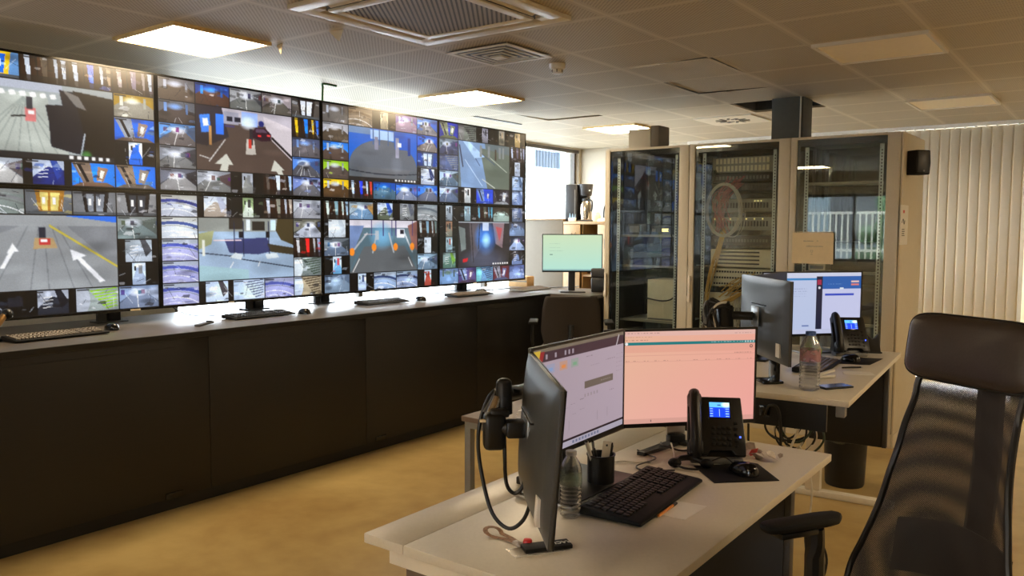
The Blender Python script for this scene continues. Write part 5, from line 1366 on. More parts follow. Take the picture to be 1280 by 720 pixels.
to = bpy.data.objects.new('lettering', tc_)
me_ = bpy.data.meshes.new_from_object(to); bpy.data.objects.remove(to)
to = bpy.data.objects.new('lettering', me_); COL.objects.link(to); to.parent = tgm; to.location = (0.034, 0, 0.0113); to.rotation_euler = (0, 0, PI); me_.materials.append(M_white)

# ------------------------------------------------------------------ small table behind the near desk
tb_ = thing('small_table', 'brown topped side table with grey square metal legs', 'table', (-2.187, 2.56, 0))
MB().span((0, 0, 0.70), (0.62, 0.75, 0.722), bev=0.002).build('tabletop', M_brown, tb_)
b_ = MB(); b_.span((0.01, 0.01, 0.672), (0.61, 0.035, 0.699)); b_.span((0.01, 0.715, 0.672), (0.61, 0.74, 0.699)); b_.span((0.01, 0.035, 0.672), (0.035, 0.715, 0.699)); b_.span((0.585, 0.035, 0.672), (0.61, 0.715, 0.699)); b_.build('frame', M_tablegrey, tb_)
for x in (0.01, 0.58):
    for y in (0.01, 0.71): MB().span((x, y, 0), (x + 0.03, y + 0.03, 0.671)).build('leg', M_tablegrey, tb_)
t = thing('paper_stack', 'stack of white papers on the small side table', 'papers', (-1.86, 2.86, 0.722), 0.1)
for k in range(3): MB().box((0.002 * k, -0.003 * k, 0.006 + 0.012 * k), (0.28, 0.36, 0.0115), rz=0.04 * k).build('sheets', M_paper, t)

# ------------------------------------------------------------------ far desk
fd = thing('far_desk', 'pale sit-stand desk in front of the racks', 'desk', (-0.855, 3.375, 0), math.radians(4.6))
FW, FL = 0.80, 1.56
MB().span((-FW, 0, zF - DT), (0, FL, zF), bev=0.002).build('worktop', M_desk, fd)
MB().span((-FW + 0.03, 0.035, zF - DT - 0.12), (-0.09, 0.055, zF - DT - 0.001)).build('cable_tray', M_black, fd)
MB().span((-0.05, 0.005, zF - DT - 0.045), (-0.015, 0.05, zF - DT - 0.001), bev=0.003).build('end_clip', M_grey, fd)
for x in (-0.42, -0.34): MB().box((x, 0.033, zF - DT - 0.06), (0.045, 0.004, 0.045), bev=0.001).build('socket', M_gloss, fd)
MB().span((-0.405, 1.20, zF - DT - 0.44), (-0.035, 1.225, zF - DT - 0.002), bev=0.003).build('under_panel', M_black, fd)
MB().span((-0.0345, 1.195, zF - DT - 0.44), (-0.012, 1.235, zF - DT - 0.002), bev=0.002).build('panel_edge', M_dkgrey, fd)
for y in (1.30,):
    MB().span((-0.44, y, 0.036), (-0.36, y + 0.06, zF - DT - 0.001), bev=0.003).build('leg', M_whitem, fd)
    MB().span((-0.74, y - 0.0, 0.0), (0.02, y + 0.06, 0.035), bev=0.004).build('foot', M_whitem, fd)
MB().span((-0.76, 0.20, 0.036), (-0.70, 0.26, zF - DT - 0.001), bev=0.003).build('leg', M_black, fd)
MB().span((-0.78, 0.17, 0.0), (-0.60, 0.29, 0.035), bev=0.004).build('foot', M_black, fd)
uc = thing('under_desk_cables', 'bundle of power cables hanging under the far desk', 'cables', (-1.25, 3.42, 0))
for pts, m_, r_ in (([(0.06, -0.045, 0.72), (0.08, -0.06, 0.765), (0.12, -0.06, 0.75), (0.13, -0.05, 0.6), (0.12, -0.05, 0.3), (0.12, -0.02, 0.004)], M_cable, 0.006),
                    ([(-0.03, 0.0, 0.66), (-0.03, 0.02, 0.5), (0.0, 0.03, 0.3), (0.01, 0.05, 0.004)], M_cable, 0.005)):
    MB().tube(pts, r_).build('cable', m_, uc)
rq = random.Random(9)
for k in range(9):
    cx_, cz_ = -0.05 + rq.uniform(-0.04, 0.04), 0.50 + rq.uniform(-0.04, 0.04)
    ra, rb2 = rq.uniform(0.06, 0.13), rq.uniform(0.05, 0.10)
    MB().tube([(cx_ + ra * math.cos(a), 0.70 + rq.uniform(-0.03, 0.03), cz_ + rb2 * math.sin(a)) for a in (0, 1, 2, 3, 4, 5)], 0.0055, closed=True).build('cable', (M_cable, M_cable, M_cableg, M_cablew, M_cable)[k % 5], uc)
MB().tube([(0.02, 0.66, 0.60), (-0.04, 0.66, 0.45), (-0.10, 0.66, 0.25), (-0.08, 0.68, 0.08), (-0.02, 0.70, 0.006)], 0.006).build('cable', M_cablew, uc)
MB().tube([(-0.02, 0.68, 0.42), (0.03, 0.68, 0.32), (0.05, 0.68, 0.18), (0.03, 0.7, 0.006)], 0.005).build('cable', M_cablew, uc)

bn = thing('waste_bin', 'round black waste bin with a clear liner under the far desk', 'bin', (-1.275, 4.99, 0))
MB().lathe([(0.0, 0.004), (0.105, 0.0), (0.11, 0.01), (0.122, 0.30), (0.126, 0.305), (0.118, 0.305), (0.105, 0.012), (0.0, 0.012)], seg=36).build('body', M_black, bn)
b_ = MB()
b_.grid(lambda u, v: ((0.124 + 0.006 * math.sin(u * 40) * v) * math.cos(u * 2 * PI), (0.124 + 0.006 * math.sin(u * 37) * v) * math.sin(u * 2 * PI), 0.27 + 0.075 * (1 - v) + 0.006 * math.sin(u * 23)), 60, 3)
b_.build('liner', M_bag, bn)
bottle('large_water_bottle', 'large clear water bottle at the front of the far desk', (-1.055, 3.52, zF), 0.252, 0.043, M_capb, M_labelp)
keyboard('far_keyboard', 'dark keyboard beside the bottle on the far desk', (-1.20, 4.13, zF), PI / 2 + math.radians(5), w=0.44, d=0.15, silver=False, worn=True)
t = thing('mobile_phone', 'black mobile phone lying beside the large bottle', 'mobile phone', (-0.985, 3.64, zF), 1.0)
MB().box((0, 0, 0.005), (0.15, 0.072, 0.009), bev=0.003).build('body', M_black, t); MB().box((0, 0, 0.0098), (0.142, 0.066, 0.0008)).build('screen', M_gloss, t)
t = thing('mouse_pad', 'black mouse pad on the far desk', 'mouse pad', (-1.09, 4.45, zF), 0.1)
MB().prism([(-0.10, -0.14), (0.07, -0.09), (0.10, 0.16), (-0.08, 0.12)], 0.003, bev=0.001).build('pad', M_black_soft, t)
mouse('dark grey mouse on the far desk mouse pad', (-1.12, 4.42, zF + 0.003), 1.2)
t = thing('pen', 'black pen lying in front of the far mouse pad', 'pen', (-1.06, 4.21, zF), 0.8)
MB().cyl((-0.05, 0, 0.0045), (0.05, 0, 0.0045), 0.0042, seg=10).build('barrel', M_black, t); MB().cyl((0.05, 0, 0.0045), (0.062, 0, 0.0045), 0.0035, 0.001, seg=10).build('tip', M_silver, t)
t = thing('note_paper', 'white sheet of paper on the far desk', 'paper', (-1.0, 4.08, zF), 0.5)
MB().prism([(-0.07, -0.04), (0.07, -0.05), (0.07, 0.045), (-0.06, 0.05)], 0.0012).build('sheet', M_paper, t)
t = thing('stapler', 'white stapler-like clip beside the large bottle', 'stapler', (-1.08, 3.86, zF), 1.0)
MB().box((0, 0, 0.008), (0.09, 0.02, 0.012), bev=0.003).build('base', M_white, t); MB().box((0.0, 0, 0.026), (0.085, 0.018, 0.012), rot=Matrix.Rotation(-0.2, 3, 'Y'), bev=0.003).build('top_arm', M_white, t)
t = thing('phone_holder', 'black V-shaped stand at the back corner of the far desk', 'stand', (-1.115, 4.83, zF), 0.5)
MB().prism([(-0.045, 0), (0.045, 0), (0.03, 0.11), (0.012, 0.085), (-0.004, 0.078), (-0.035, 0.11)], 0.03, Matrix.Rotation(PI / 2, 4, 'X'), bev=0.003).build('cradle', M_black, t)
MB().box((0, 0.0, 0.004), (0.10, 0.07, 0.008), bev=0.002).build('base', M_black, t)
t = thing('fruit', 'small green apple behind the large bottle on the far desk', 'apple', (-1.31, 4.45, zF))
MB().lathe([(0.0, 0.004), (0.016, 0.0), (0.034, 0.018), (0.037, 0.04), (0.026, 0.062), (0.01, 0.064), (0.0, 0.057)]).build('flesh', mat('apple_skin', rgb(130, 150, 60), 0.4), t)
MB().cyl((0, 0, 0.057), (0.004, 0, 0.075), 0.0015, seg=6).build('stem', M_brown, t)
# arm and cable clutter left of the far monitors
fa = thing('monitor_arm', 'black monitor arm wrapped in cables on the far desk', 'monitor arm', (-1.48, 3.62, zF))
MB().cyl((0, 0, 0.024), (0, 0, 0.34), 0.018).build('pole', M_black, fa); MB().box((0, 0, 0.012), (0.08, 0.08, 0.024), bev=0.004).build('clamp', M_black, fa)
MB().box((0.0, 0.0, 0.28), (0.07, 0.06, 0.11), rz=0.8, bev=0.015).build('joint', M_black, fa)
MB().cyl((0.02, 0.01, 0.285), (0.116, 0.046, 0.285), 0.020).build('tilt_link', M_black, fa)
MB().box((0.124, 0.050, 0.285), (0.09, 0.006, 0.09), rz=math.atan2(3.93 - 3.472, -1.512 + 1.12), bev=0.002).build('mounting_plate', M_silver, fa)
rr = random.Random(12)
for k in range(13):
    a = k * 0.5
    p = [(0.03 + rr.uniform(-0.03, 0.03), -0.02, 0.33 + rr.uniform(-0.02, 0.02)), (-0.05 + rr.uniform(-0.03, 0.03), -0.04 + rr.uniform(-0.02, 0.02), 0.34 + rr.uniform(-0.03, 0.03)), (-0.06 + rr.uniform(-0.03, 0.05), -0.05, 0.24 + rr.uniform(-0.03, 0.03)), (0.0 + rr.uniform(-0.04, 0.04), -0.045, 0.14 + rr.uniform(-0.03, 0.03)), (-0.02 + rr.uniform(-0.05, 0.05), -0.02, 0.004)]
    MB().tube(p, 0.006).build('cable', (M_cable, M_cable, M_cable, M_grey, M_cable, M_cablew)[k % 6], fa)

# ------------------------------------------------------------------ racks
RY0, RY1, RZ = 5.974, 6.68, 2.166
def rack(label, x0, x1, sides, group='glass-door equipment racks'):
    t = thing('server_rack', label, 'rack', (x0, RY0, 0), 0, group)
    w = x1 - x0
    sh = MB()
    for s_, xa in ((0, 0.002), (1, w - 0.022)):
        if sides[s_]: sh.span((xa, 0.03, 0.10), (xa + 0.02, RY1 - RY0, RZ))
        else:
            sh.span((xa, 0.03, 0.10), (xa + 0.02, 0.07, RZ)); sh.span((xa, 0.60, 0.10), (xa + 0.02, RY1 - RY0, RZ))
    sh.span((0.022, 0.03, RZ - 0.03), (w - 0.022, RY1 - RY0, RZ)); sh.span((0.022, 0.03, 0.10), (w - 0.022, RY1 - RY0, 0.13))
    MB().span((0.022, RY1 - RY0 - 0.012, 0.13), (w - 0.022, RY1 - RY0 - 0.004, RZ - 0.03)).build('added_back_glass', G_rear, t)  # tinted see-through back, added so light gets into the rack
    sh.build('cabinet_shell', M_rackin, t)
    p = MB(); p.span((0.0, 0.02, 0), (w, RY1 - RY0, 0.10), bev=0.003); p.build('plinth', M_rackside, t)
    for x in (0.08, w - 0.08): MB().cyl((x, 0.02, 0.05), (x, 0.017, 0.05), 0.009).build('plinth_hole', M_black, t)
    fr = MB()
    fr.span((0.0, 0.0, 0.105), (0.045, 0.028, RZ), bev=0.004); fr.span((w - 0.085, 0.0, 0.105), (w - 0.002, 0.028, RZ), bev=0.004)
    fr.span((0.045, 0.002, RZ - 0.018), (w - 0.085, 0.028, RZ)); fr.span((0.045, 0.002, 0.105), (w - 0.085, 0.028, 0.15))
    fr.build('door_frame', M_rack, t)
    MB().span((0.045, 0.010, 0.15), (w - 0.085, 0.016, RZ - 0.018)).build('door_glass', G_rack, t)
    b_ = MB(); b_.span((0.045, 0.0168, RZ - 0.065), (w - 0.085, 0.0175, RZ - 0.018)); b_.span((0.045, 0.0168, 0.15), (0.065, 0.0175, RZ - 0.065)); b_.span((w - 0.105, 0.0168, 0.15), (w - 0.085, 0.0175, RZ - 0.065)); b_.build('glass_border', M_gloss, t)
    h = MB(); h.box((0.022, -0.012, 1.04), (0.022, 0.02, 0.20), bev=0.006); h.box((0.022, -0.020, 0.96), (0.026, 0.016, 0.05), bev=0.005)
    h.build('handle', M_whitem, t)
    for z in (0.5, 1.25, 2.0): MB().box((w - 0.006, -0.004, z), (0.012, 0.012, 0.07), bev=0.003).build('hinge', M_rackside, t)
    for x in (0.10, w - 0.13):
        for yy in (0.055,):
            r_ = MB(); r_.span((x - 0.014, yy, 0.13), (x + 0.014, yy + 0.002, RZ - 0.07)); r_.span((x - 0.014, yy, 0.13), (x - 0.012, yy + 0.03, RZ - 0.07))
            o = r_.build('mounting_rail', M_galv, t)
            hh = MB()
            z = 0.16
            while z < RZ - 0.10: hh.span((x - 0.003, yy - 0.001, z), (x + 0.005, yy - 0.0003, z + 0.012)); z += 0.0222
            hh.build('rail_holes', M_black, o)
    for x in (0.10, w - 0.13):
        MB().span((x - 0.014, 0.55, 0.13), (x + 0.014, 0.552, RZ - 0.07)).build('rear_rail', M_dkgrey, t)
    return t
rack('left glass-door rack, mostly empty with a small radio inside', -3.519, -2.762, (1, 0))
rack('middle glass-door rack full of tangled patch cables', -2.760, -1.974, (0, 0))
rack('right glass-door rack with a paper notice taped on', -1.972, -1.237, (0, 1))
sp = thing('rack_side_cover', 'cream side cover panel on the right rack', 'panel', (-1.2355, RY0 + 0.015, 0))
MB().span((0, 0.0, 0.10), (0.012, RY1 - RY0, RZ), bev=0.002).build('panel', M_rackside, sp)
MB().span((0, 0.01, 0.0), (0.014, RY1 - RY0 + 0.01, 0.098), bev=0.002).build('skirting', M_rackside, sp)

def u_box(name, label, cat, x0, x1, z0, z1, m_, y=6.095, depth=0.4, group=None, parts=()):
    t = thing(name, label, cat, (x0, y, z0), 0, group)
    w, h = x1 - x0, z1 - z0
    MB().span((0, 0, 0), (w, depth, h), bev=0.002).build('chassis', m_, t)
    for nm, a, b_, mm in parts:
        MB().span((a[0] * w, -0.004 - a[2], a[1] * h), (b_[0] * w, -0.0005, b_[1] * h)).build(nm, mm, t)
    return t
# left rack contents
u_box('shelf_radio', 'small black two-way radio with a lit display in the left rack', 'radio', -3.15, -2.96, 1.465, 1.53, M_black, depth=0.2, parts=[('display', (0.55, 0.3, 0.0), (0.85, 0.7, 0), M_led_g), ('dial', (0.1, 0.3, 0.01), (0.25, 0.7, 0), M_grey), ('keypad', (0.3, 0.25, 0), (0.5, 0.75, 0), M_dkgrey)])
def rshelf(label, x0, x1, z):
    t = thing('rack_shelf', label, 'shelf', (x0, 6.10, z))
    MB().span((0, 0, 0), (x1 - x0, 0.45, 0.004)).build('tray', M_galv, t); MB().span((0, -0.002, -0.012), (x1 - x0, 0.0, 0.008)).build('lip', M_eq, t)
rshelf('thin metal shelf under the radio in the left rack', -3.43, -2.88, 1.453)
rshelf('metal shelf with a pale edge below the black box in the left rack', -3.43, -2.88, 1.20)
u_box('document_tray', 'grey flat box beside the radio in the left rack', 'box', -3.36, -3.19, 1.46, 1.55, M_dkgrey, depth=0.2, parts=[('label_plate', (0.1, 0.2, 0), (0.6, 0.8, 0), M_grey)])
u_box('black_unit', 'black equipment unit on the lower shelf of the left rack', 'equipment', -3.36, -2.90, 1.207, 1.31, M_dkgrey, depth=0.3, parts=[('port_strip', (0.1, 0.4, 0), (0.6, 0.6, 0), M_black)])
u_box('beige_unit', 'beige equipment box low in the left rack', 'equipment', -3.17, -2.89, 0.75, 1.09, M_beige, depth=0.3, parts=[('front_lip', (0.02, 0.02, 0), (0.98, 0.06, 0), M_grey)])
rshelf('bottom metal shelf holding the beige box in the left rack', -3.43, -2.88, 0.743)
t = thing('radio_cable', 'black coiled cable hanging from the radio in the left rack', 'cable', (0, 0, 0))
MB().tube([(-2.98, 6.075, 1.50), (-2.94, 6.06, 1.44), (-2.95, 6.06, 1.32), (-2.91, 6.06, 1.2), (-2.89, 6.06, 1.05), (-2.92, 6.06, 0.95), (-3.02, 6.06, 0.92), (-3.2, 6.07, 0.94)], 0.006).build('cord', M_cable, t)
# middle rack contents
x0, x1 = -2.62, -2.13
def ports(n, rows, m_, hh=0.5, gap=0.0):
    P = []
    for r_ in range(rows):
        for k in range(n):
            a = 0.06 + 0.88 * k / n; P.append(('port', (a, (r_ + 0.5 - hh / 2) / rows, 0.0), (a + 0.88 / n * 0.62, (r_ + 0.5 + hh / 2) / rows, 0), m_))
    return P
u_box('fibre_panel', 'grey fibre panel with two rows of square ports, top of the middle rack', 'patch panel', x0, x1, 1.945, 2.06, M_eq, parts=ports(14, 2, M_beige, 0.7))
u_box('patch_panel', 'black patch panel directly under the fibre panel', 'patch panel', x0, x1, 1.87, 1.935, M_black, parts=ports(16, 1, M_grey, 0.4))
u_box('patch_panel', 'dark patch panel second below the fibre panel', 'patch panel', x0, x1, 1.80, 1.86, M_dkgrey, parts=ports(16, 1, M_black, 0.5))
u_box('network_switch', 'grey network switch at mid height of the middle rack', 'switch', x0, x1, 1.64, 1.74, M_eq, parts=ports(18, 1, M_black, 0.4) + [('status_light', (0.7 + 0.05 * q, 0.8, 0), (0.715 + 0.05 * q, 0.86, 0), M_led_g) for q in range(3)])
u_box('network_switch', 'grey network switch with amber lights below the first switch', 'switch', x0, x1, 1.50, 1.60, M_eq, parts=ports(18, 1, M_black, 0.4) + [('status_light', (0.05 + 0.13 * q, 0.82, 0), (0.065 + 0.13 * q, 0.9, 0), M_led_g) for q in range(7)])
u_box('network_switch', 'dark network switch above the beige chassis', 'switch', x0, x1, 1.38, 1.46, M_dkgrey, parts=ports(18, 1, M_grey, 0.3))
u_box('telephone_exchange', 'beige louvred chassis in the middle rack', 'equipment', x0, x1, 1.215, 1.35, M_beige, parts=[('louvre', (0.08, 0.15 + 0.22 * q, 0), (0.8, 0.24 + 0.22 * q, 0), M_dkgrey) for q in range(4)])
u_box('telephone_exchange', 'beige chassis with plug rows under the louvred chassis', 'equipment', x0, x1, 1.06, 1.20, M_beige, parts=ports(20, 3, M_dkgrey, 0.3))
u_box('blanking_panel', 'pale blank panel at the bottom of the equipment stack', 'panel', x0 - 0.05, x1, 0.90, 1.01, M_beige, depth=0.02, parts=[('white_strip', (0.3, 0.85, 0.01), (0.62, 1.1, 0), M_white)])  # plain white strip along the top of the panel
rr = random.Random(21)
def cable_mess(name, label, m_, n, a, b_, r_=0.0035, spread=0.05, group=None, mid=()):
    t = thing(name, label, 'cables', (0, 0, 0), 0, group)
    for k in range(n):
        pts = [tuple(a[i] + rr.uniform(-1, 1) * spread * (0.4 if i == 1 else 1) for i in range(3))]
        for q in mid: pts.append(tuple(q[i] + rr.uniform(-1, 1) * spread * (0.3 if i == 1 else 1) for i in range(3)))
        pts.append(tuple(b_[i] + rr.uniform(-1, 1) * spread * (0.3 if i == 1 else 1) for i in range(3)))
        MB().tube(pts, r_, seg=6, n=5).build('cable', m_, t)
    return t
cable_mess('pink_patch_cables', 'dull pink patch cables tangled at the left of the middle rack', M_cablep, 20, (-2.42, 6.065, 1.86), (-2.52, 6.065, 1.52), 0.003, 0.07, mid=[(-2.54, 6.05, 1.72)])
cable_mess('yellow_patch_cables', 'yellow cables running down the left side of the middle rack', M_cabley, 10, (-2.50, 6.06, 1.50), (-2.66, 6.05, 0.80), 0.004, 0.022, mid=[(-2.58, 6.045, 1.2)])
cable_mess('orange_cable_bundle', 'thick yellow-orange cable bundle curving to the floor of the middle rack', M_cabley, 14, (-2.25, 6.055, 1.07), (-2.52, 6.06, 0.35), 0.005, 0.016, mid=[(-2.42, 6.045, 0.97), (-2.62, 6.045, 0.86), (-2.66, 6.045, 0.72), (-2.6, 6.05, 0.5)])
cable_mess('yellow_jumper_cables', 'short yellow jumper cables fanned over the beige plug rows', M_cabley, 14, (-2.28, 6.06, 1.15), (-2.48, 6.05, 1.02), 0.0035, 0.05, mid=[(-2.38, 6.045, 1.08)])
cable_mess('green_patch_cables', 'dark green cables at the far left inside the middle rack', M_cableg, 12, (-2.60, 6.07, 1.95), (-2.68, 6.065, 1.3), 0.004, 0.03, mid=[(-2.69, 6.06, 1.65)])
cable_mess('white_patch_cables', 'pale cables hanging below the beige panel', M_cablew, 12, (-2.36, 6.06, 0.95), (-2.30, 6.07, 0.25), 0.0035, 0.06, mid=[(-2.33, 6.05, 0.6)])
t = thing('cable_tie_knot', 'black tape wrapped round the orange cable bundle', 'tape', (-2.64, 6.045, 0.85)); MB().sphere((0, 0, 0), 0.028, (1, 0.9, 1)).build('tape', M_black, t); MB().cyl((0, 0, -0.03), (0, 0, 0.03), 0.02).build('core', M_black, t)
t = thing('white_cable_coil', 'large coil of white cable behind the middle rack glass', 'cable', (-2.50, 6.045, 1.655))
for k in range(4):
    MB().tube([((0.125 + 0.008 * k) * math.cos(a * PI / 6), 0.003 * k - 0.008, (0.19 + 0.006 * k) * math.sin(a * PI / 6)) for a in range(12)], 0.0032, seg=6, n=4, closed=True).build('loop', M_cablew, t)
t = thing('white_cable_loop', 'smaller loop of white cable lower right of the large coil', 'cable', (-2.41, 6.05, 1.53))
MB().tube([(0.08, 0, 0.12), (0.07, 0, 0.0), (0.02, 0, -0.07), (-0.05, 0, -0.08), (-0.1, 0, -0.04)], 0.0032, seg=6).build('loop', M_cablew, t); MB().tube([(0.05, 0, 0.12), (0.05, 0, 0.0), (0.0, 0, -0.08), (-0.09, 0, -0.06)], 0.0032, seg=6).build('loop', M_cablew, t)
# right rack contents
rshelf('upper wire shelf in the right rack', -1.88, -1.37, 1.84)
rshelf('middle shelf in the right rack behind the notice', -1.88, -1.37, 1.20)
u_box('black_server', 'dark server unit on the middle shelf of the right rack', 'server', -1.70, -1.40, 1.21, 1.42, M_black, depth=0.35, parts=[('vent', (0.1, 0.2, 0), (0.6, 0.8, 0), M_dkgrey)])
u_box('beige_module', 'small tan module beside the dark server in the right rack', 'equipment', -1.86, -1.74, 1.21, 1.32, M_beige, depth=0.3, parts=[('front_lip', (0.1, 0.1, 0), (0.9, 0.3, 0), M_grey)])
u_box('black_server', 'black server standing on the lower shelf of the right rack', 'server', -1.62, -1.38, 0.84, 1.10, M_black, depth=0.35, parts=[('vent', (0.1, 0.5, 0), (0.9, 0.9, 0), M_gloss)])
rshelf('lower shelf in the right rack', -1.88, -1.37, 0.83)
# notice taped on the right rack
nt = thing('paper_notice', 'cream spiral-torn paper notice with handwriting taped on rack', 'paper', (-1.795, 5.965, 1.262))
MB().span((-0.145, -0.002, 0), (0.145, 0.0, 0.222)).build('sheet', M_paper_tan, nt)
b_ = MB()
for k in range(22): b_.span((-0.14 + k * 0.0128, -0.0018, 0.223), (-0.14 + k * 0.0128 + 0.007, -0.0002, 0.230))
b_.build('torn_edge', M_paper_tan, nt)
b_ = MB(); rw = random.Random(2)
for (xa, xb, z) in ((-0.065, 0.0, 0.16), (0.028, 0.042, 0.162), (-0.045, 0.07, 0.123), (-0.012, 0.0, 0.066)):
    x = xa
    while x < xb:
        dz = rw.uniform(0.003, 0.007); b_.tube([(x, -0.0024, z), (x + 0.003, -0.0024, z + dz), (x + 0.006, -0.0024, z - dz * 0.3)], 0.0009, seg=4, n=2); x += 0.007
b_.tube([(-0.008, -0.0024, 0.1), (-0.012, -0.0024, 0.088), (-0.004, -0.0024, 0.08), (0.003, -0.0024, 0.09), (-0.002, -0.0024, 0.1)], 0.0008, seg=4, n=3)
b_.build('handwriting', M_grey, nt)

# speaker and sign on the rack side
sk = thing('wall_speaker', 'small black loudspeaker mounted on the side of the right rack', 'speaker', (-1.222, 6.13, 1.86), math.radians(52))
b_ = MB(); b_.prism([(-0.055, 0.02), (-0.062, 0.10), (-0.055, 0.185), (0.055, 0.185), (0.062, 0.10), (0.055, 0.02)], 0.10, Matrix.Translation((0.04, 0.0, 0)) @ Matrix.Rotation(PI / 2, 4, 'X'), bev=0.008)
b_.build('cabinet', M_black_soft, sk)
MB().box((0.04, -0.1025, 0.105), (0.098, 0.004, 0.14), bev=0.002).build('grille', M_black, sk)
MB().box((0.04, -0.106, 0.045), (0.012, 0.003, 0.010)).build('emblem', M_grey, sk)
MB().tube([(0.04, -0.03, 0.10), (0.02, 0.02, 0.10), (-0.01, 0.045, 0.10)], 0.012).build('bracket', M_black, sk)
sg = thing('white_instruction_card', 'tall white instruction card on the side of the right rack', 'card', (-1.2225, 6.04, 1.405), math.radians(90))
MB().span((-0.085, -0.004, 0), (0.15, 0.0, 0.27), bev=0.001).build('card', M_white, sg)
MB().span((-0.02, -0.0055, 0.215), (0.03, -0.0042, 0.235)).build('red_mark', M_red, sg)
b_ = MB(); b_.tube([(-0.045, -0.005, 0.15), (-0.01, -0.005, 0.175), (0.02, -0.005, 0.14), (0.04, -0.005, 0.165)], 0.002, seg=5)
for k in range(4): b_.span((-0.035, -0.0055, 0.06 + 0.014 * k), (0.045 - 0.01 * (k % 2), -0.0042, 0.066 + 0.014 * k))
b_.build('writing', M_dkgrey, sg)

# ------------------------------------------------------------------ wooden cabinet and coffee corner
wc = thing('wooden_cupboard', 'light oak cupboard behind the green screen', 'cupboard', (-4.875, 7.4, 0))
MB().span((0, 0, 1.555), (0.76, 0.46, 1.586), bev=0.002).build('top', M_wood, wc)
b_ = MB(); b_.span((0.0, 0.0, 0.0), (0.02, 0.45, 1.554)); b_.span((0.225, 0.02, 0), (0.245, 0.43, 1.554)); b_.span((0.74, 0.0, 0), (0.76, 0.45, 1.554)); b_.span((0.021, 0.43, 0), (0.739, 0.45, 1.554)); b_.span((0.021, 0.01, 0), (0.739, 0.429, 0.05)); b_.span((0.42, 0.02, 0.051), (0.44, 0.429, 1.554)); b_.span((0.246, 0.02, 1.0), (0.419, 0.429, 1.02)); b_.build('carcass', M_wood, wc)
for (a, c_) in ((0.022, 0.224), (0.442, 0.738)):
    d = MB().span((a, -0.018, 0.06), (c_, -0.001, 1.552), bev=0.002).build('door', M_wood, wc)
    MB().tube([(a + 0.10, -0.02, 1.46), (a + 0.10, -0.04, 1.44), (a + 0.13, -0.045, 1.435), (a + 0.15, -0.04, 1.45), (a + 0.15, -0.02, 1.47)], 0.004, seg=6).build('handle', M_brown, d)
    MB().span((a + 0.08, -0.0195, 1.30), (a + 0.10, -0.0182, 1.40)).build('label_frame', M_brown, d)
    MB().span((a + 0.12, -0.0195, 1.30), (a + 0.14, -0.0182, 1.40)).build('label_frame', M_brown, d)
tc2 = thing('tan_cupboard', 'plain tan cupboard left of the oak one', 'cupboard', (-5.40, 7.4, 0))
b_ = MB(); b_.span((0, 0, 0), (0.52, 0.45, 1.60), bev=0.002); b_.build('body', M_tan, tc2)
MB().span((-0.005, -0.006, 1.601), (0.522, 0.46, 1.616), bev=0.001).build('top', M_wood, tc2)
cm = thing('coffee_machine', 'black filter coffee machine on the oak cupboard', 'coffee machine', (-4.74, 7.52, 1.586), 0.2)
b_ = MB(); b_.span((-0.15, -0.05, 0), (-0.02, 0.16, 0.40), bev=0.01); b_.span((-0.02, -0.05, 0), (0.14, 0.16, 0.018), bev=0.004); b_.span((-0.021, 0.06, 0.0), (0.06, 0.16, 0.40), bev=0.008); b_.build('body', M_dkgrey, cm)
MB().lathe([(0.06, 0.275), (0.068, 0.30), (0.08, 0.395), (0.08, 0.40), (0.0, 0.40)], (0.055, 0.03, 0)).build('filter_basket', M_dkgrey, cm)
MB().span((-0.045, -0.0525, 0.08), (-0.035, -0.0505, 0.34)).build('water_gauge', M_grey, cm)
MB().cyl((0.12, -0.03, 0.33), (0.128, -0.045, 0.33), 0.008).build('button', M_white, cm)
jg = thing('thermos_jug', 'steel thermos jug standing in the coffee machine', 'jug', (-4.68, 7.545, 1.605))
MB().lathe([(0.0, 0.0), (0.066, 0.0), (0.068, 0.02), (0.066, 0.15), (0.05, 0.19), (0.045, 0.20)], seg=28).build('body', M_steel, jg)
MB().lathe([(0.047, 0.2), (0.045, 0.225), (0.03, 0.24), (0.0, 0.243)], seg=24).build('lid', M_black, jg)
MB().tube([(0.04, -0.02, 0.215), (0.09, -0.03, 0.20), (0.10, -0.035, 0.14), (0.085, -0.03, 0.09)], 0.010).build('handle', M_black, jg)
nb = thing('napkin_holder', 'small pale holder with blue paper tips before the jug', 'holder', (-4.785, 7.44, 1.586), 0.2)
MB().span((-0.04, -0.02, 0), (0.04, 0.02, 0.04), bev=0.004).build('tray', M_white, nb)
MB().prism([(-0.035, 0.03), (-0.028, 0.09), (-0.018, 0.04), (-0.004, 0.04), (0.004, 0.085), (0.012, 0.04), (0.026, 0.045), (0.032, 0.08), (0.036, 0.03)], 0.02, Matrix.Translation((0, 0.01, 0)) @ Matrix.Rotation(PI / 2, 4, 'X')).build('papers', mat('pale_blue_paper', rgb(150, 185, 215), 0.7), nb)
t = thing('sugar_jar', 'small cream jar right of the thermos jug', 'jar', (-4.545, 7.55, 1.586))
MB().lathe([(0.0, 0), (0.04, 0.0), (0.045, 0.03), (0.04, 0.07), (0.03, 0.08)]).build('body', M_paper_tan, t); MB().lathe([(0.032, 0.081), (0.03, 0.095), (0.01, 0.105), (0.0, 0.106)]).build('lid', M_paper_tan, t)
t = thing('desk_microphone', 'table microphone with curved neck beside the left rack', 'microphone', (-4.43, 7.50, 1.586))
MB().lathe([(0.0, 0), (0.07, 0.0), (0.065, 0.02), (0.03, 0.035), (0.0, 0.036)]).build('base', M_white, t); MB().tube([(0, 0, 0.034), (0.0, 0, 0.10), (0.01, 0, 0.15), (0.04, 0, 0.2), (0.06, 0, 0.21)], 0.008).build('neck', M_black, t)
t = thing('black_box_file', 'small black box standing at the counter end by rack', 'box', (-3.68, 6.27, CZ), math.radians(20))
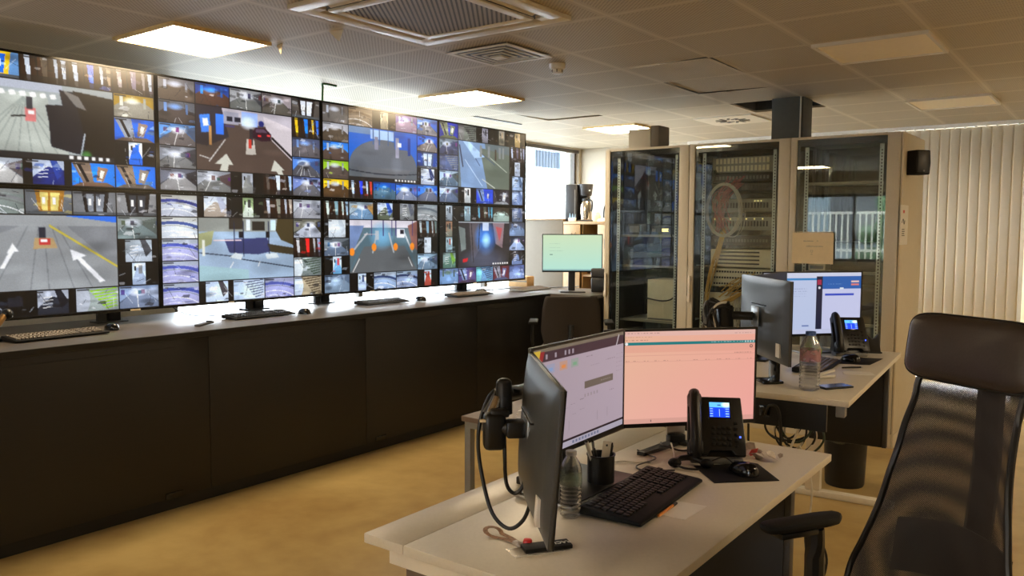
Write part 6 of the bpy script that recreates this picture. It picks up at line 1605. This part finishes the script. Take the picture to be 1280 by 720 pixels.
b_ = MB(); b_.span((-0.11, -0.09, 0), (0.07, 0.09, 0.13), bev=0.012); b_.build('body', M_black, t); MB().box((-0.02, 0, 0.172), (0.19, 0.18, 0.08), bev=0.015).build('lid', M_dkgrey, t)

# ------------------------------------------------------------------ chairs
def back_net(w_of_z, z0, z1, y_of, m_, name, par, nu=16, nv=24, th=0.0):
    b_ = MB()
    b_.grid(lambda u, v: ((u - 0.5) * 2 * w_of_z(z0 + v * (z1 - z0)), y_of(z0 + v * (z1 - z0), (u - 0.5) * 2), z0 + v * (z1 - z0)), nu, nv)
    o = b_.build(name, m_, par)
    if th:
        sd = o.modifiers.new('thick', 'SOLIDIFY'); sd.thickness = th
    return o
def interp(tab):
    def f(z):
        for (a, va), (b, vb) in zip(tab, tab[1:]):
            if z <= b: 
                t = max(0, (z - a) / (b - a)); t = t * t * (3 - 2 * t) * 0.5 + t * 0.5
                return va + (vb - va) * t
        return tab[-1][1]
    return f
def chair_base(t, m_):
    for k in range(5):
        a = k * 2 * PI / 5 + 0.3
        MB().tube([(0, 0, 0.11), (0.15 * math.cos(a), 0.15 * math.sin(a), 0.10), (0.30 * math.cos(a), 0.30 * math.sin(a), 0.07)], [0.024] * 4 + [0.016] * 20).build('base_leg', m_, t)
        MB().cyl((0.30 * math.cos(a) - 0.022 * math.sin(a), 0.30 * math.sin(a) + 0.022 * math.cos(a), 0.028), (0.30 * math.cos(a) + 0.022 * math.sin(a), 0.30 * math.sin(a) - 0.022 * math.cos(a), 0.028), 0.028).build('castor', M_black, t)
    MB().cyl((0, 0, 0.09), (0, 0, 0.42), 0.026).build('gas_lift', M_black, t)
# near chair: local -Y is forward; back plane around y = +0.24
nc = thing('mesh_office_chair', 'black mesh office chair with headrest in the right foreground', 'chair', (-0.408, 1.901, 0), math.radians(-31.3))
chair_base(nc, M_black)
MB().box((0, 0, 0.455), (0.50, 0.48, 0.07), bev=0.03, seg=3).build('seat', M_chairfab, nc)
MB().box((0, 0.02, 0.405), (0.22, 0.30, 0.03), bev=0.01).build('seat_mechanism', M_black, nc)
wz = interp([(0.52, 0.20), (0.60, 0.226), (0.66, 0.222), (0.72, 0.200), (0.80, 0.178), (0.88, 0.160), (0.98, 0.146), (1.12, 0.132), (1.16, 0.128)])
yc = interp([(0.50, 0.235), (0.60, 0.215), (0.72, 0.235), (0.85, 0.262), (1.0, 0.29), (1.10, 0.30), (1.2, 0.305)])
yoff = -0.035
ybk = lambda z, s: yc(z) + yoff - 0.045 * abs(s) ** 2.2 * (1 if z < 1.0 else max(0, 1 - (z - 1.0) * 5))
back_net(wz, 0.54, 1.15, ybk, M_net, 'backrest_mesh', nc)
fp = [(wz(z) * s, ybk(z, s), z) for s, zz in ((-1, [0.54 + 0.061 * k for k in range(11)]),) for z in zz]
ring = [(-wz(z), ybk(z, 1), z) for z in [0.54 + 0.061 * k for k in range(11)]]
ring2 = [(wz(z), ybk(z, 1), z) for z in [1.15 - 0.061 * k for k in range(11)]]
MB().tube(ring + [(-0.06, ybk(1.15, 0.5), 1.157), (0.06, ybk(1.15, 0.5), 1.157)] + ring2 + [(0.1, ybk(0.54, 0.5), 0.525), (-0.1, ybk(0.54, 0.5), 0.525)], 0.008, seg=8, n=4, closed=True).build('back_frame', M_black, nc)
b_ = MB(); b_.tube([(0, 0.12, 0.42), (0, 0.26, 0.46), (0, yc(0.65) + 0.06, 0.65), (0, yc(0.9) + 0.05, 0.9), (0, yc(1.1) + 0.03, 1.1), (0, yc(1.1) + 0.03, 1.22)], 0.03, seg=10)
for v in b_.bm.verts: v.co.y = v.co.y
b_.build('spine', M_black, nc)
b_ = MB(); b_.grid(lambda u, v: ((u - 0.5) * 0.30, yc(0.66 + 0.12 * v) + 0.012 - 0.035 * abs((u - 0.5) * 2) ** 2, 0.66 + 0.13 * v + 0.02 * math.cos((u - 0.5) * PI)), 14, 6)
o = b_.build('lumbar_pad', M_black_soft, nc); sd = o.modifiers.new('thick', 'SOLIDIFY'); sd.thickness = 0.012
# headrest
b_ = MB()
def hr(u, v):
    a = u * 2 * PI
    e = 0.34
    cx, sx = math.cos(a), math.sin(a)
    X = math.copysign(abs(cx) ** e, cx) * 0.163; Z = math.copysign(abs(sx) ** e, sx) * 0.078
    k = math.sin(v * PI) ** 0.3 if 0 < v < 1 else 0
    yy = -0.5 + v
    return (X * (0.12 + 0.88 * k), yy * 0.05 - 0.18 * (X * (0.12 + 0.88 * k)) ** 2 * 4, Z * (0.12 + 0.88 * k))
b_.grid(hr, 48, 14)
bmesh.ops.remove_doubles(b_.bm, verts=b_.bm.verts[:], dist=0.0005)
bmesh.ops.holes_fill(b_.bm, edges=[e for e in b_.bm.edges if e.is_boundary], sides=0)
Mh = Matrix.Translation((0, yc(1.14) + yoff - 0.005, 1.222)) @ Matrix.Rotation(math.radians(-9), 4, 'X')
bmesh.ops.transform(b_.bm, matrix=Mh, verts=b_.bm.verts[:])
b_.build('headrest', M_leather, nc)
b_ = MB(); b_.tube([tuple(Mh @ Vector((math.copysign(abs(math.cos(k * PI / 16)) ** 0.34, math.cos(k * PI / 16)) * 0.164, 0.0 - 0.18 * (math.copysign(abs(math.cos(k * PI / 16)) ** 0.34, 1) * 0.158) ** 2 * 4, math.copysign(abs(math.sin(k * PI / 16)) ** 0.34, math.sin(k * PI / 16)) * 0.079))) for k in range(32)], 0.0035, seg=6, n=2, closed=True)
b_.build('headrest_piping', M_pipe, nc)
MB().tube([(0, yc(1.1) + 0.02, 1.12), (0, yc(1.15) + 0.01, 1.2)], 0.02).build('headrest_stem', M_black, nc)
for s in (-1, 1):
    b_ = MB(); b_.prism([(-0.030, -0.10), (-0.034, 0.06), (-0.026, 0.12), (0.0, 0.135), (0.026, 0.105), (0.034, 0.06), (0.030, -0.10), (0.02, -0.125), (-0.02, -0.125)], 0.025, Matrix.Translation((s * 0.325, 0.075, 0.722)), bev=0.010)
    b_.build('armrest_pad', M_black_soft, nc)
    b_ = MB(); b_.tube([(s * 0.325, 0.115, 0.715), (s * 0.325, 0.12, 0.62), (s * 0.315, 0.11, 0.50), (s * 0.26, 0.06, 0.43)], 0.026, seg=10); b_.box((s * 0.325, 0.05, 0.713), (0.05, 0.12, 0.016), bev=0.004)
    b_.build('armrest_post', M_black, nc)

# far chair, back turned to the viewer
fc = thing('office_chair', 'brown-black office chair facing the end of the counter', 'chair', (-3.36, 5.22, 0), math.radians(180 + 33))
chair_base(fc, M_black)
MB().box((0, -0.06, 0.56), (0.46, 0.46, 0.08), bev=0.03, seg=3).build('seat', M_chairfab, fc)
MB().cyl((0, 0, 0.4), (0, 0, 0.53), 0.03).build('seat_post', M_black, fc)
b_ = MB()
wz2 = interp([(0.64, 0.20), (0.75, 0.225), (0.9, 0.215), (0.98, 0.20), (1.01, 0.185)])
back_net(wz2, 0.64, 1.005, lambda z, s: 0.19 + 0.05 * (z - 0.64) - 0.03 * abs(s) ** 2, M_chairfab, 'backrest', fc, th=0.035)
MB().tube([(0, 0.05, 0.54), (0, 0.24, 0.56), (0, 0.245, 0.8)], 0.022).build('back_bar', M_black, fc)
for s in (-1, 1):
    MB().box((s * 0.285, 0.03, 0.80), (0.07, 0.24, 0.025), bev=0.01).build('armrest_pad', M_black_soft, fc)
    MB().tube([(s * 0.285, 0.05, 0.795), (s * 0.285, 0.05, 0.62), (s * 0.2, 0.0, 0.545)], 0.014).build('armrest_post', M_black, fc)
b.free() if False else None
